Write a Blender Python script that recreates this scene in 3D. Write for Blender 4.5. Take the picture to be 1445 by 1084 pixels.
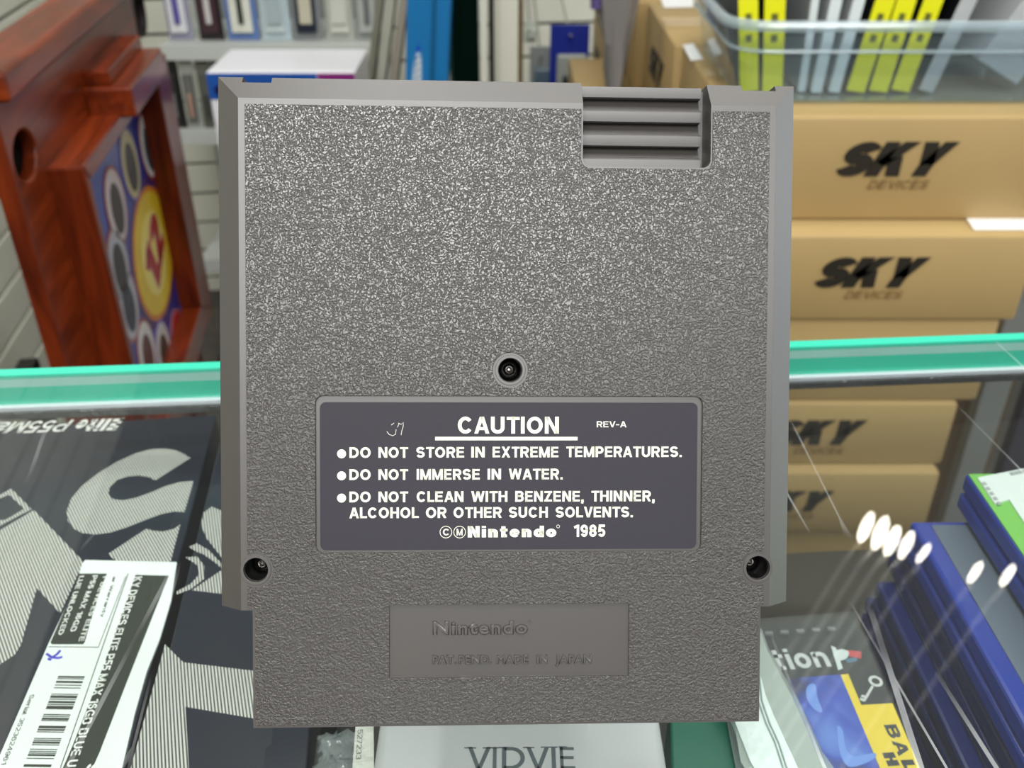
import bpy, bmesh, math, random
from mathutils import Vector, Matrix

random.seed(7)
sc = bpy.context.scene
COL = sc.collection
for o in list(bpy.data.objects):
    bpy.data.objects.remove(o)

# ------------------------------------------------------------------ camera
CZ = 0.1765
PITCH = math.radians(32)
FPX = 1350.0
cam_d = bpy.data.cameras.new('camera')
cam = bpy.data.objects.new('camera', cam_d)
COL.objects.link(cam)
cam.location = (0, 0, CZ)
cam.rotation_euler = (math.pi / 2 - PITCH, 0, 0)
cam_d.sensor_width = 36
cam_d.lens = FPX / 1445 * 36
cam_d.clip_start = 0.01
cam_d.clip_end = 30
cam_d.dof.use_dof = True
cam_d.dof.focus_distance = 0.2
cam_d.dof.aperture_fstop = 25
sc.camera = cam

# ------------------------------------------------------------------ colour management and world
sc.view_settings.view_transform = 'Standard'
sc.view_settings.look = 'None'
sc.view_settings.gamma = 1
sc.view_settings.use_curve_mapping = False
sc.view_settings.exposure = -0.12
w = bpy.data.worlds.new('shop_air')
sc.world = w
w.use_nodes = True
w.node_tree.nodes['Background'].inputs[0].default_value = (0.86, 0.93, 1.0, 1)
w.node_tree.nodes['Background'].inputs[1].default_value = 0.22

CEIL_Z = 1.6
FLOOR_Z = -0.95


def tube_light(name, x, y, z, sx, sy, power, rz=0.0, color=(1.0, 0.995, 0.975), tilt=None):
    l = bpy.data.lights.new(name, 'AREA')
    l.shape = 'RECTANGLE'
    l.size = sx
    l.size_y = sy
    l.energy = power
    l.color = color
    o = bpy.data.objects.new(name, l)
    o.location = (x, y, z)
    o.rotation_euler = tilt if tilt else (0, 0, rz)
    COL.objects.link(o)
    return o


SR = math.radians(7.7)
LIGHTS = [  # x, y, length x, length y, power, where   (ceiling panels of the shop, some of them added)
    (-0.21, 1.02, 0.16, 0.10, 4, 'small one in front of the shelving'),
    (0.30, 0.98, 0.80, 0.12, 7, 'slim added one between the small one and the cartons'),  # added, unseen: brightens the cartridge's top chamfer along its length
    (-0.10, -0.05, 0.40, 0.8, 17, 'square one right over the counter'),
    (-0.55, -1.25, 1.2, 0.30, 46, 'wide one behind the viewer at left'),
    (0.55, -1.55, 1.2, 0.30, 34, 'wide added one behind the viewer at right'),  # added, unseen: carries the cartridge highlights further right
    (-0.15, -2.1, 1.6, 0.40, 44, 'farthest added one behind the viewer'),  # added, unseen: carries the cartridge highlights further down
    (-1.7, -0.6, 1.2, 0.30, 10, 'one at the far left'),
    (1.25, 0.35, 1.0, 0.16, 13, 'one over the cartons at right'),
]
for i, (x, y, sx, sy, p, wh) in enumerate(LIGHTS):
    tube_light('ceiling_lamp_light', x, y, CEIL_Z - 0.045, sx, sy, p, SR)

# daylight through the shop window on the right
tube_light('window_daylight', 2.25, 0.5, 0.35, 0.7, 1.2, 10, color=(0.93, 0.97, 1.0), tilt=(0, math.pi / 2, 0))


# ------------------------------------------------------------------ pixel helpers (1445 x 1084)
def ray(px, py):
    x = (px - 722.5) / FPX
    y = (542 - py) / FPX
    return Vector((x, math.cos(PITCH) + y * math.sin(PITCH), -math.sin(PITCH) + y * math.cos(PITCH)))


CAMP = Vector((0, 0, CZ))


def onZ(px, py, z):
    r = ray(px, py)
    return CAMP + r * ((z - CZ) / r.z)


def onY(px, py, Y):
    r = ray(px, py)
    return CAMP + r * (Y / r.y)


def onP(px, py, P, n):
    r = ray(px, py)
    return CAMP + r * ((P - CAMP).dot(n) / r.dot(n))


# ------------------------------------------------------------------ materials
def lin(c):
    return tuple(((v / 255) / 12.92 if v / 255 <= 0.04045 else ((v / 255 + 0.055) / 1.055) ** 2.4) for v in c[:3]) + (1,)


MATS = {}


def mat(name, rgb, rough=0.5, metal=0.0, spec=0.5, var=0.0, vscale=20.0, bump=0.0, bscale=200.0, coat=0.0, emit=None, estr=0.0):
    if name in MATS:
        return MATS[name]
    m = bpy.data.materials.new(name)
    m.use_nodes = True
    nt = m.node_tree
    b = nt.nodes['Principled BSDF']
    c = lin(rgb)
    b.inputs['Base Color'].default_value = c
    b.inputs['Roughness'].default_value = rough
    b.inputs['Metallic'].default_value = metal
    b.inputs['Specular IOR Level'].default_value = spec
    b.inputs['Coat Weight'].default_value = coat
    if emit:
        b.inputs['Emission Color'].default_value = lin(emit)
        b.inputs['Emission Strength'].default_value = estr
    tc = nt.nodes.new('ShaderNodeTexCoord')
    if var > 0:
        n = nt.nodes.new('ShaderNodeTexNoise')
        n.inputs['Scale'].default_value = vscale
        n.inputs['Detail'].default_value = 5
        nt.links.new(tc.outputs['Object'], n.inputs['Vector'])
        mx = nt.nodes.new('ShaderNodeMix')
        mx.data_type = 'RGBA'
        mx.inputs['A'].default_value = tuple(max(0, v * (1 - var)) for v in c[:3]) + (1,)
        mx.inputs['B'].default_value = tuple(min(1, v * (1 + var)) for v in c[:3]) + (1,)
        nt.links.new(n.outputs['Fac'], mx.inputs['Factor'])
        nt.links.new(mx.outputs['Result'], b.inputs['Base Color'])
    if bump > 0:
        n2 = nt.nodes.new('ShaderNodeTexNoise')
        n2.inputs['Scale'].default_value = bscale
        n2.inputs['Detail'].default_value = 3
        nt.links.new(tc.outputs['Object'], n2.inputs['Vector'])
        bp = nt.nodes.new('ShaderNodeBump')
        bp.inputs['Strength'].default_value = bump
        bp.inputs['Distance'].default_value = 0.001
        nt.links.new(n2.outputs['Fac'], bp.inputs['Height'])
        nt.links.new(bp.outputs['Normal'], b.inputs['Normal'])
    MATS[name] = m
    return m


def clear_mat(name, tint, refl_rough=0.02, haze=0.0, haze_rgb=(220, 225, 225), ior=1.5, scratches=False):
    m = bpy.data.materials.new(name)
    m.use_nodes = True
    nt = m.node_tree
    nt.nodes.clear()
    out = nt.nodes.new('ShaderNodeOutputMaterial')
    tr = nt.nodes.new('ShaderNodeBsdfTransparent')
    tr.inputs[0].default_value = tuple(tint) + (1,)
    gl = nt.nodes.new('ShaderNodeBsdfGlossy')
    gl.inputs['Roughness'].default_value = refl_rough
    gl.inputs['Color'].default_value = (1, 1, 1, 1)
    fr = nt.nodes.new('ShaderNodeFresnel')
    fr.inputs['IOR'].default_value = ior
    # only the outer side of the sheet reflects (the far side is counted in the ior)
    geo = nt.nodes.new('ShaderNodeNewGeometry')
    inv = nt.nodes.new('ShaderNodeMath')
    inv.operation = 'SUBTRACT'
    inv.inputs[0].default_value = 1.0
    nt.links.new(geo.outputs['Backfacing'], inv.inputs[1])
    mul = nt.nodes.new('ShaderNodeMath')
    mul.operation = 'MULTIPLY'
    nt.links.new(fr.outputs[0], mul.inputs[0])
    nt.links.new(inv.outputs[0], mul.inputs[1])
    mx = nt.nodes.new('ShaderNodeMixShader')
    nt.links.new(mul.outputs[0], mx.inputs[0])
    nt.links.new(tr.outputs[0], mx.inputs[1])
    nt.links.new(gl.outputs[0], mx.inputs[2])
    last = mx
    if haze > 0 or scratches:
        df = nt.nodes.new('ShaderNodeBsdfDiffuse')
        df.inputs[0].default_value = lin(haze_rgb)
        m2 = nt.nodes.new('ShaderNodeMixShader')
        m2.inputs[0].default_value = haze
        nt.links.new(last.outputs[0], m2.inputs[1])
        nt.links.new(df.outputs[0], m2.inputs[2])
        last = m2
        if scratches:
            tc = nt.nodes.new('ShaderNodeTexCoord')
            acc = None
            for k, (rot, sc_, th) in enumerate([(0.5, 9, 0.0022), (2.2, 7, 0.002), (1.25, 8, 0.0018)]):
                mp = nt.nodes.new('ShaderNodeMapping')
                mp.inputs['Rotation'].default_value = (0, 0, rot)
                mp.inputs['Scale'].default_value = (1, 0.12, 1)
                nt.links.new(tc.outputs['Object'], mp.inputs['Vector'])
                v = nt.nodes.new('ShaderNodeTexVoronoi')
                v.feature = 'DISTANCE_TO_EDGE'
                v.inputs['Scale'].default_value = sc_
                nt.links.new(mp.outputs[0], v.inputs['Vector'])
                lt = nt.nodes.new('ShaderNodeMath')
                lt.operation = 'LESS_THAN'
                lt.inputs[1].default_value = th
                nt.links.new(v.outputs['Distance'], lt.inputs[0])
                if acc is None:
                    acc = lt
                else:
                    ad = nt.nodes.new('ShaderNodeMath')
                    ad.operation = 'MAXIMUM'
                    nt.links.new(acc.outputs[0], ad.inputs[0])
                    nt.links.new(lt.outputs[0], ad.inputs[1])
                    acc = ad
            nz = nt.nodes.new('ShaderNodeTexNoise')
            nz.inputs['Scale'].default_value = 14
            nt.links.new(tc.outputs['Object'], nz.inputs['Vector'])
            gt = nt.nodes.new('ShaderNodeMapRange')
            gt.inputs[1].default_value = 0.5
            gt.inputs[2].default_value = 0.75
            gt.inputs[3].default_value = haze
            gt.inputs[4].default_value = 0.5
            nt.links.new(nz.outputs['Fac'], gt.inputs[0])
            m3 = nt.nodes.new('ShaderNodeMath')
            m3.operation = 'MULTIPLY'
            nt.links.new(acc.outputs[0], m3.inputs[0])
            nt.links.new(gt.outputs[0], m3.inputs[1])
            m4 = nt.nodes.new('ShaderNodeMath')
            m4.operation = 'MAXIMUM'
            m4.inputs[1].default_value = haze
            nt.links.new(m3.outputs[0], m4.inputs[0])
            m5 = nt.nodes.new('ShaderNodeMath')
            m5.operation = 'MULTIPLY'
            nt.links.new(m4.outputs[0], m5.inputs[0])
            nt.links.new(inv.outputs[0], m5.inputs[1])
            nt.links.new(m5.outputs[0], m2.inputs[0])
    nt.links.new(last.outputs[0], out.inputs[0])
    MATS[name] = m
    return m


# ------------------------------------------------------------------ mesh builder
class MB:
    def __init__(s):
        s.bm = bmesh.new()

    def box(s, c, size, M=None, bevel=0.0):
        r = bmesh.ops.create_cube(s.bm, size=1)
        vs = r['verts']
        bmesh.ops.scale(s.bm, vec=size, verts=vs)
        bmesh.ops.translate(s.bm, vec=c, verts=vs)
        if bevel > 0:
            es = list({e for v in vs for e in v.link_edges})
            rb = bmesh.ops.bevel(s.bm, geom=es, offset=bevel, segments=2, affect='EDGES', profile=0.5)
            vs = list({v for f in rb['faces'] for v in f.verts} | {v for v in vs if v.is_valid})
            vs = list({v for v in vs if v.is_valid})
            # bevel keeps the faces of the cube: gather all linked verts
            vs = s._linked(vs)
        if M is not None:
            bmesh.ops.transform(s.bm, matrix=M, verts=vs)
        return vs

    def _linked(s, vs):
        seen = set(vs)
        st = list(vs)
        while st:
            v = st.pop()
            for e in v.link_edges:
                o = e.other_vert(v)
                if o not in seen:
                    seen.add(o)
                    st.append(o)
        return list(seen)

    def prism(s, pts, z0, z1, M=None):
        """pts: 2D outline, extruded z0..z1"""
        a = [s.bm.verts.new((p[0], p[1], z0)) for p in pts]
        b = [s.bm.verts.new((p[0], p[1], z1)) for p in pts]
        n = len(pts)
        area = sum(pts[i][0] * pts[(i + 1) % n][1] - pts[(i + 1) % n][0] * pts[i][1] for i in range(n))
        if area < 0:
            a.reverse()
            b.reverse()
        s.bm.faces.new(list(reversed(a)))
        s.bm.faces.new(b)
        for i in range(n):
            j = (i + 1) % n
            s.bm.faces.new((a[i], a[j], b[j], b[i]))
        if M is not None:
            bmesh.ops.transform(s.bm, matrix=M, verts=a + b)
        return a + b

    def hull(s, bottom, top):
        """two loops of equal length (3D)"""
        a = [s.bm.verts.new(p) for p in bottom]
        b = [s.bm.verts.new(p) for p in top]
        n = len(a)
        s.bm.faces.new(list(reversed(a)))
        s.bm.faces.new(b)
        for i in range(n):
            j = (i + 1) % n
            s.bm.faces.new((a[i], a[j], b[j], b[i]))
        bmesh.ops.recalc_face_normals(s.bm, faces=s.bm.faces)
        return a + b

    def loft(s, loops, cap=True):
        L = [[s.bm.verts.new(p) for p in lp] for lp in loops]
        n = len(L[0])
        for k in range(len(L) - 1):
            for i in range(n):
                j = (i + 1) % n
                s.bm.faces.new((L[k][i], L[k][j], L[k + 1][j], L[k + 1][i]))
        if cap:
            s.bm.faces.new(list(reversed(L[0])))
            s.bm.faces.new(L[-1])
        bmesh.ops.recalc_face_normals(s.bm, faces=s.bm.faces)
        return [v for l in L for v in l]

    def cyl(s, c, r1, r2, h, seg=32, M=None):
        r = bmesh.ops.create_cone(s.bm, cap_ends=True, segments=seg, radius1=r1, radius2=r2, depth=h)
        vs = r['verts']
        bmesh.ops.translate(s.bm, vec=c, verts=vs)
        if M is not None:
            bmesh.ops.transform(s.bm, matrix=M, verts=vs)
        return vs

    def ring(s, c, ro, ri, z0, z1, seg=40, M=None, arc=None):
        vs = []
        n = seg
        quad = []
        for i in range(n):
            t = 2 * math.pi * i / n
            q = []
            for (r, z) in ((ri, z0), (ro, z0), (ro, z1), (ri, z1)):
                v = s.bm.verts.new((c[0] + r * math.cos(t), c[1] + r * math.sin(t), c[2] + z))
                q.append(v)
                vs.append(v)
            quad.append(q)
        for i in range(n):
            A = quad[i]
            B = quad[(i + 1) % n]
            for k in range(4):
                l = (k + 1) % 4
                s.bm.faces.new((A[k], B[k], B[l], A[l]))
        if M is not None:
            bmesh.ops.transform(s.bm, matrix=M, verts=vs)
        return vs

    def tube(s, pts, r, seg=8):
        pts = [Vector(p) for p in pts]
        rings = []
        for i, p in enumerate(pts):
            d = (pts[min(i + 1, len(pts) - 1)] - pts[max(i - 1, 0)]).normalized()
            up = Vector((0, 0, 1)) if abs(d.z) < 0.9 else Vector((1, 0, 0))
            a = d.cross(up).normalized()
            b = d.cross(a)
            rr = r[i] if isinstance(r, (list, tuple)) else r
            rings.append([p + (a * math.cos(2 * math.pi * k / seg) + b * math.sin(2 * math.pi * k / seg)) * rr for k in range(seg)])
        return s.loft(rings)

    def obj(s, name, m, parent=None, smooth=False, loc=None):
        me = bpy.data.meshes.new(name)
        bmesh.ops.recalc_face_normals(s.bm, faces=s.bm.faces)
        s.bm.to_mesh(me)
        s.bm.free()
        if smooth:
            for p in me.polygons:
                p.use_smooth = True
            me.set_sharp_from_angle(angle=math.radians(35))
        o = bpy.data.objects.new(name, me)
        COL.objects.link(o)
        if m is not None:
            me.materials.append(m)
        if parent is not None:
            o.parent = parent
        if loc is not None:
            o.location = loc
        return o


def tag(o, label, cat, group=None, kind=None):
    if label:
        o['label'] = label
    if cat:
        o['category'] = cat
    if group:
        o['group'] = group
    if kind:
        o['kind'] = kind
    return o


def thing(name, label, cat, loc=(0, 0, 0), R=None, group=None):
    o = bpy.data.objects.new(name, None)
    o.empty_display_size = 0.02
    COL.objects.link(o)
    M = Matrix.Translation(Vector(loc))
    if R is not None:
        M = M @ R.to_4x4()
    o.matrix_world = M
    return tag(o, label, cat, group)


def setting(o):
    o['kind'] = 'structure'
    return o


def frame(origin, x, y):
    """4x4 matrix whose x,y axes are given (z = x cross y)"""
    x = Vector(x).normalized()
    y = Vector(y)
    y = (y - x * y.dot(x)).normalized()
    z = x.cross(y)
    M = Matrix((x, y, z)).transposed().to_4x4()
    M.translation = Vector(origin)
    return M


def _arc(cx, cy, rx, ry, a0, a1, n=10):
    return [(cx + rx * math.cos(math.radians(a0 + (a1 - a0) * k / n)), cy + ry * math.sin(math.radians(a0 + (a1 - a0) * k / n))) for k in range(n + 1)]


def glyph(ch, s):
    """sans-serif capitals, digits and a few small letters as centre lines: (width, [(points, closed)])"""
    h = s / 2
    xh = 0.74
    S = []

    def L(*p):
        S.append((list(p), False))

    def bowl(w, y0, y1, x0=None):
        ry = (y1 - y0) / 2
        x0 = h if x0 is None else x0
        xr = w - h - min(ry, (w - h - x0) * 0.62)
        return [(x0, y1)] + [(xr, y1)] + _arc(xr, (y0 + y1) / 2, w - h - xr, ry, 78, -78, 8) + [(xr, y0), (x0, y0)]
    if ch == 'I':
        w = s
        L((h, 0), (h, 1))
    elif ch == 'l':
        w = s
        L((h, 0), (h, 1))
    elif ch == 'i':
        w = s
        L((h, 0), (h, xh))
        L((h, 0.85), (h, 1))
    elif ch == 'H':
        w = 0.74
        L((h, 0), (h, 1)); L((w - h, 0), (w - h, 1)); L((h, 0.52), (w - h, 0.52))
    elif ch == 'T':
        w = 0.70
        L((0, 1 - h), (w, 1 - h)); L((w / 2, 0), (w / 2, 1))
    elif ch == 'L':
        w = 0.60
        L((h, 0), (h, 1)); L((0, h), (w, h))
    elif ch == 'E':
        w = 0.66
        L((h, 0), (h, 1)); L((0, h), (w, h)); L((0, 1 - h), (w * 0.98, 1 - h)); L((0, 0.52), (w * 0.93, 0.52))
    elif ch == 'F':
        w = 0.62
        L((h, 0), (h, 1)); L((0, 1 - h), (w, 1 - h)); L((0, 0.50), (w * 0.9, 0.50))
    elif ch == 'A':
        w = 0.84
        L((h * 1.1, 0), (w / 2 - h * 0.1, 1)); L((w - h * 1.1, 0), (w / 2 + h * 0.1, 1)); S.append(([(w * 0.22, 0.30), (w * 0.78, 0.30)], False))
    elif ch == 'V':
        w = 0.80
        L((h * 1.1, 1), (w / 2 - h * 0.1, 0)); L((w - h * 1.1, 1), (w / 2 + h * 0.1, 0))
    elif ch == 'W':
        w = 1.14
        L((h * 1.05, 1), (w * 0.275, 0)); L((w / 2, 1), (w * 0.275, 0)); L((w / 2, 1), (w * 0.725, 0)); L((w - h * 1.05, 1), (w * 0.725, 0))
    elif ch == 'M':
        w = 0.92
        L((h, 0), (h, 1)); L((w - h, 0), (w - h, 1)); L((h * 1.3, 1), (w / 2, 0)); L((w - h * 1.3, 1), (w / 2, 0))
    elif ch == 'N':
        w = 0.76
        L((h, 0), (h, 1)); L((w - h, 0), (w - h, 1)); L((h * 1.2, 1), (w - h * 1.2, 0))
    elif ch == 'X':
        w = 0.78
        L((h * 1.2, 0), (w - h * 1.2, 1)); L((h * 1.2, 1), (w - h * 1.2, 0))
    elif ch == 'K':
        w = 0.80
        L((h, 0), (h, 1)); L((s * 0.6, 0.36), (w - h * 1.5, 1)); L((s * 1.35, 0.56), (w - h * 1.2, 0))
    elif ch == 'Y':
        w = 0.80
        L((h * 1.2, 1), (w / 2, 0.36)); L((w - h * 1.2, 1), (w / 2, 0.36)); L((w / 2, 0), (w / 2, 0.44))
    elif ch == 'Z':
        w = 0.68
        L((0, h), (w, h)); L((0.02, 1 - h), (w, 1 - h)); L((h * 1.3, h * 0.8), (w - h * 1.3, 1 - h * 0.8))
    elif ch == 'O':
        w = 0.86
        S.append((_arc(w / 2, 0.5, w / 2 - h, 0.5 - h, 0, 360, 28)[:-1], True))
    elif ch == '0':
        w = 0.62
        S.append((_arc(w / 2, 0.5, w / 2 - h, 0.5 - h, 0, 360, 24)[:-1], True))
    elif ch == 'C':
        w = 0.82
        L(*_arc(w / 2 + 0.01, 0.5, w / 2 - h, 0.5 - h, 38, 322, 22))
    elif ch == 'G':
        w = 0.84
        L(*_arc(w / 2, 0.5, w / 2 - h, 0.5 - h, 38, 335, 22)); L((w * 0.52, 0.44), (w, 0.44)); L((w - h, 0.02), (w - h, 0.44))
    elif ch == 'D':
        w = 0.78
        L((h, 0), (h, 1)); L(*bowl(w, h, 1 - h))
    elif ch == 'P':
        w = 0.70
        L((h, 0), (h, 1)); L(*bowl(w, 0.42, 1 - h))
    elif ch == 'R':
        w = 0.74
        L((h, 0), (h, 1)); L(*bowl(w, 0.46, 1 - h)); L((w * 0.52, 0.50), (w - h * 1.1, 0))
    elif ch == 'B':
        w = 0.74
        L((h, 0), (h, 1)); L(*bowl(w - 0.03, 0.53, 1 - h)); L(*bowl(w, h, 0.53))
    elif ch == 'U':
        w = 0.74
        r = w / 2 - h
        L((h, 1), (h, h + r * 0.95), *_arc(w / 2, h + r * 0.95, r, r * 0.95, 195, 345, 10), (w - h, h + r * 0.95), (w - h, 1))
    elif ch == 'J':
        w = 0.56
        r = w / 2 - h
        L((w - h, 1), (w - h, h + r), *_arc(w / 2, h + r, r, r, -15, -165, 10), (h, 0.32))
    elif ch == 'S':
        w = 0.72
        ry = (0.5 - h) / 2
        L(*_arc(w / 2, 1 - h - ry, w / 2 - h, ry, 18, 250, 14), *_arc(w / 2, h + ry, w / 2 - h, ry, 70, -162, 14))
    elif ch == '1':
        w = 0.42
        L((w - h, 0), (w - h, 1)); L((0.0, 0.76), (w - h, 0.90))
    elif ch == '2':
        w = 0.62
        L(*_arc(w / 2, 0.70, w / 2 - h, 0.30 - h, 165, -25, 12), (h * 1.3, h)); L((0, h), (w, h))
    elif ch == '3':
        w = 0.62
        ry = (0.5 - h) / 2
        L(*_arc(w / 2 - 0.01, 1 - h - ry, w / 2 - h, ry, 155, -80, 12)); L(*_arc(w / 2, h + ry, w / 2 - h, ry, 80, -155, 12))
    elif ch == '4':
        w = 0.66
        L((w * 0.70, 0), (w * 0.70, 1)); L((w * 0.66, 1 - h * 0.6), (h, 0.30)); L((0, 0.28), (w, 0.28))
    elif ch == '5':
        w = 0.62
        L((w * 0.95, 1 - h), (h * 1.6, 1 - h), (h * 1.2, 0.50), *_arc(w / 2, 0.33, w / 2 - h, 0.33 - h, 130, -155, 16))
    elif ch in '69':
        w = 0.62
        a = _arc(w / 2, 0.33, w / 2 - h, 0.33 - h, 0, 360, 20)[:-1]
        b = [(h, 0.33)] + _arc(w / 2, 0.58, w / 2 - h, 0.42 - h, 175, 30, 12)
        if ch == '9':
            a = [(w - x, 1 - y) for x, y in a]
            b = [(w - x, 1 - y) for x, y in b]
        S.append((a, True)); S.append((b, False))
    elif ch == '7':
        w = 0.60
        L((0, 1 - h), (w, 1 - h)); L((w - h * 1.1, 1 - h), (w * 0.3, 0))
    elif ch == '8':
        w = 0.62
        ry = (0.5 - h) / 2
        S.append((_arc(w / 2, 1 - h - ry, w / 2 - h * 1.15, ry, 0, 360, 18)[:-1], True))
        S.append((_arc(w / 2, h + ry, w / 2 - h, ry, 0, 360, 18)[:-1], True))
    elif ch == '-':
        w = 0.42
        L((0, 0.42), (w, 0.42))
    elif ch == '.':
        w = s * 1.05
        L((w / 2, 0), (w / 2, s * 0.95))
    elif ch == ':':
        w = s * 1.05
        L((w / 2, 0), (w / 2, s)); L((w / 2, 0.5), (w / 2, 0.5 + s))
    elif ch == ',':
        w = s * 1.05
        L((w / 2, 0), (w / 2, s * 0.95)); L((w * 0.62, s * 0.3), (w * 0.30, -0.17))
    elif ch == 'n':
        w = 0.62
        r = w / 2 - h
        L((h, 0), (h, xh)); L(*_arc(w / 2, xh - h - r, r, r, 165, 0, 10), (w - h, 0))
    elif ch == 'r':
        w = 0.40
        L((h, 0), (h, xh)); L((h, xh * 0.5), *_arc(w * 0.9, xh * 0.5, w * 0.9 - h, xh * 0.5 - h, 170, 90, 6))
    elif ch == 'o':
        w = 0.66
        S.append((_arc(w / 2, xh / 2, w / 2 - h, xh / 2 - h, 0, 360, 24)[:-1], True))
    elif ch == 'e':
        w = 0.64
        L((w - h, xh * 0.50), *_arc(w / 2, xh / 2, w / 2 - h, xh / 2 - h, 8, 318, 20)); L((h, xh * 0.48), (w - h * 0.4, xh * 0.48))
    elif ch == 'd':
        w = 0.66
        S.append((_arc(w / 2 - 0.01, xh / 2, w / 2 - h - 0.01, xh / 2 - h, 0, 360, 22)[:-1], True)); L((w - h, 0), (w - h, 1))
    elif ch == 'a':
        w = 0.62
        S.append((_arc(w / 2 - 0.01, xh * 0.30, w / 2 - h - 0.01, xh * 0.30 - h * 0.8, 0, 360, 18)[:-1], True))
        L((h * 1.3, xh * 0.76), *_arc(w / 2, xh * 0.70, w / 2 - h, xh * 0.30 - h, 150, 0, 8), (w - h, 0))
    elif ch == 't':
        w = 0.48
        L((w * 0.45, 0), (w * 0.45, 0.97)); L((0, xh - h * 0.8), (w, xh - h * 0.8)); L((w * 0.45, h * 0.9), (w * 0.92, h * 0.9))
    elif ch == 'x':
        w = 0.60
        L((h * 1.2, 0), (w - h * 1.2, xh)); L((h * 1.2, xh), (w - h * 1.2, 0))
    elif ch == 'y':
        w = 0.60
        L((h * 1.2, xh), (w / 2, 0.02)); L((w - h * 1.2, xh), (w * 0.34, -0.24))
    else:
        w = 0.34
    return w, S


DIAG = set('AVWMNXKYRZ7xy')


def _clip(poly, x0, x1, y0, y1):
    for ax, lim, sg in ((0, x0, 1), (0, x1, -1), (1, y0, 1), (1, y1, -1)):
        out = []
        n = len(poly)
        for i in range(n):
            a, b = poly[i], poly[(i + 1) % n]
            da, db = (a[ax] - lim) * sg, (b[ax] - lim) * sg
            if da >= 0:
                out.append(a)
            if (da > 0 > db) or (da < 0 < db):
                t = da / (da - db)
                out.append((a[0] + (b[0] - a[0]) * t, a[1] + (b[1] - a[1]) * t))
        poly = out
        if len(poly) < 3:
            return []
    return poly


def ribbon(pts, closed, s):
    """quads along a polyline with mitred joins"""
    n = len(pts)
    L, R = [], []
    for i in range(n):
        p = pts[i]
        a = pts[i - 1] if (i > 0 or closed) else None
        b = pts[(i + 1) % n] if (i < n - 1 or closed) else None

        def nrm(u, v):
            dx, dy = v[0] - u[0], v[1] - u[1]
            l = math.hypot(dx, dy) or 1e-9
            return (-dy / l, dx / l)
        if a is None:
            m = nrm(p, b)
            k = 1
        elif b is None:
            m = nrm(a, p)
            k = 1
        else:
            n1, n2 = nrm(a, p), nrm(p, b)
            mx, my = n1[0] + n2[0], n1[1] + n2[1]
            l = math.hypot(mx, my) or 1e-9
            m = (mx / l, my / l)
            k = min(1.8, 1 / max(0.3, m[0] * n1[0] + m[1] * n1[1]))
        L.append((p[0] + m[0] * s / 2 * k, p[1] + m[1] * s / 2 * k))
        R.append((p[0] - m[0] * s / 2 * k, p[1] - m[1] * s / 2 * k))
    Q = []
    for i in range(n if closed else n - 1):
        j = (i + 1) % n
        Q.append([L[i], L[j], R[j], R[i]])
    return Q


def text_polys(body, s, shear=0.0, gap=None):
    x = 0.0
    out = []

    gap = 0.065 + s * 0.26 if gap is None else gap
    for ic, ch in enumerate(body):
        if ch in 'AVY' and ic > 0 and body[ic - 1] in 'CDOPTRSNU':
            x -= 0.05
        if ch == ' ':
            x += 0.36
            continue
        w, S = glyph(ch, s)
        for pts, closed in S:
            if ch in DIAG and len(pts) == 2 and abs(pts[0][0] - pts[1][0]) > 1e-4 and abs(pts[0][1] - pts[1][1]) > 1e-4:
                (ax, ay), (bx, by) = pts
                hi = 0.74 if ch in 'xy' else 1.0
                lo = -0.24 if (ch == 'y' and min(ay, by) < 0) else 0.0
                dx, dy = bx - ax, by - ay
                l = math.hypot(dx, dy)
                e0 = 0.3 if (ay in (0, 1, hi, lo)) else 0
                e1 = 0.3 if (by in (0, 1, hi, lo)) else 0
                P = [(ax - dx / l * e0, ay - dy / l * e0), (bx + dx / l * e1, by + dy / l * e1)]
                sd = s * (0.94 if ch != 'M' else 0.86)
                for q in ribbon(P, False, sd):
                    q = _clip(q, -0.001, w + 0.001, lo, hi)
                    if len(q) >= 3:
                        out.append([(x + a, b) for a, b in q])
            else:
                sh_ = s * 0.86 if (len(pts) == 2 and abs(pts[0][1] - pts[1][1]) < 1e-4) else s
                for q in ribbon(pts, closed, sh_):
                    out.append([(x + a, b) for a, b in q])
        x += w + gap - (0.05 if ch in 'ATVYWL' else 0)
    return [[(a + shear * b, b) for a, b in q] for q in out]


def add_text(mb, body, origin, xdir, ydir, width, cap, bold=0.03, shear=0.0, thick=0.00005, gap=None):
    """origin = baseline left; width = full width, cap = cap height; bold picks the stroke weight"""
    tbl = [(0.0, 0.10), (0.01, 0.125), (0.02, 0.175), (0.03, 0.205), (0.04, 0.235), (0.055, 0.27), (0.08, 0.31), (0.2, 0.31)]
    s = 0.2
    for (a, b), (c, d) in zip(tbl, tbl[1:]):
        if a <= bold <= c:
            s = b + (d - b) * (bold - a) / (c - a)
            break
    P = text_polys(body, s, shear, gap)
    x0 = min(p[0] for q in P for p in q)
    x1 = max(p[0] for q in P for p in q)
    xdir = Vector(xdir).normalized()
    ydir = Vector(ydir).normalized()
    n = xdir.cross(ydir)
    sx = width / (x1 - x0)
    origin = Vector(origin)
    for q in P:
        lo = [mb.bm.verts.new(origin + xdir * ((a - x0) * sx) + ydir * (b * cap)) for a, b in q]
        hi = [mb.bm.verts.new(origin + xdir * ((a - x0) * sx) + ydir * (b * cap) + n * thick) for a, b in q]
        k = len(q)
        mb.bm.faces.new(hi)
        for i in range(k):
            j = (i + 1) % k
            mb.bm.faces.new((lo[i], lo[j], hi[j], hi[i]))


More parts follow.
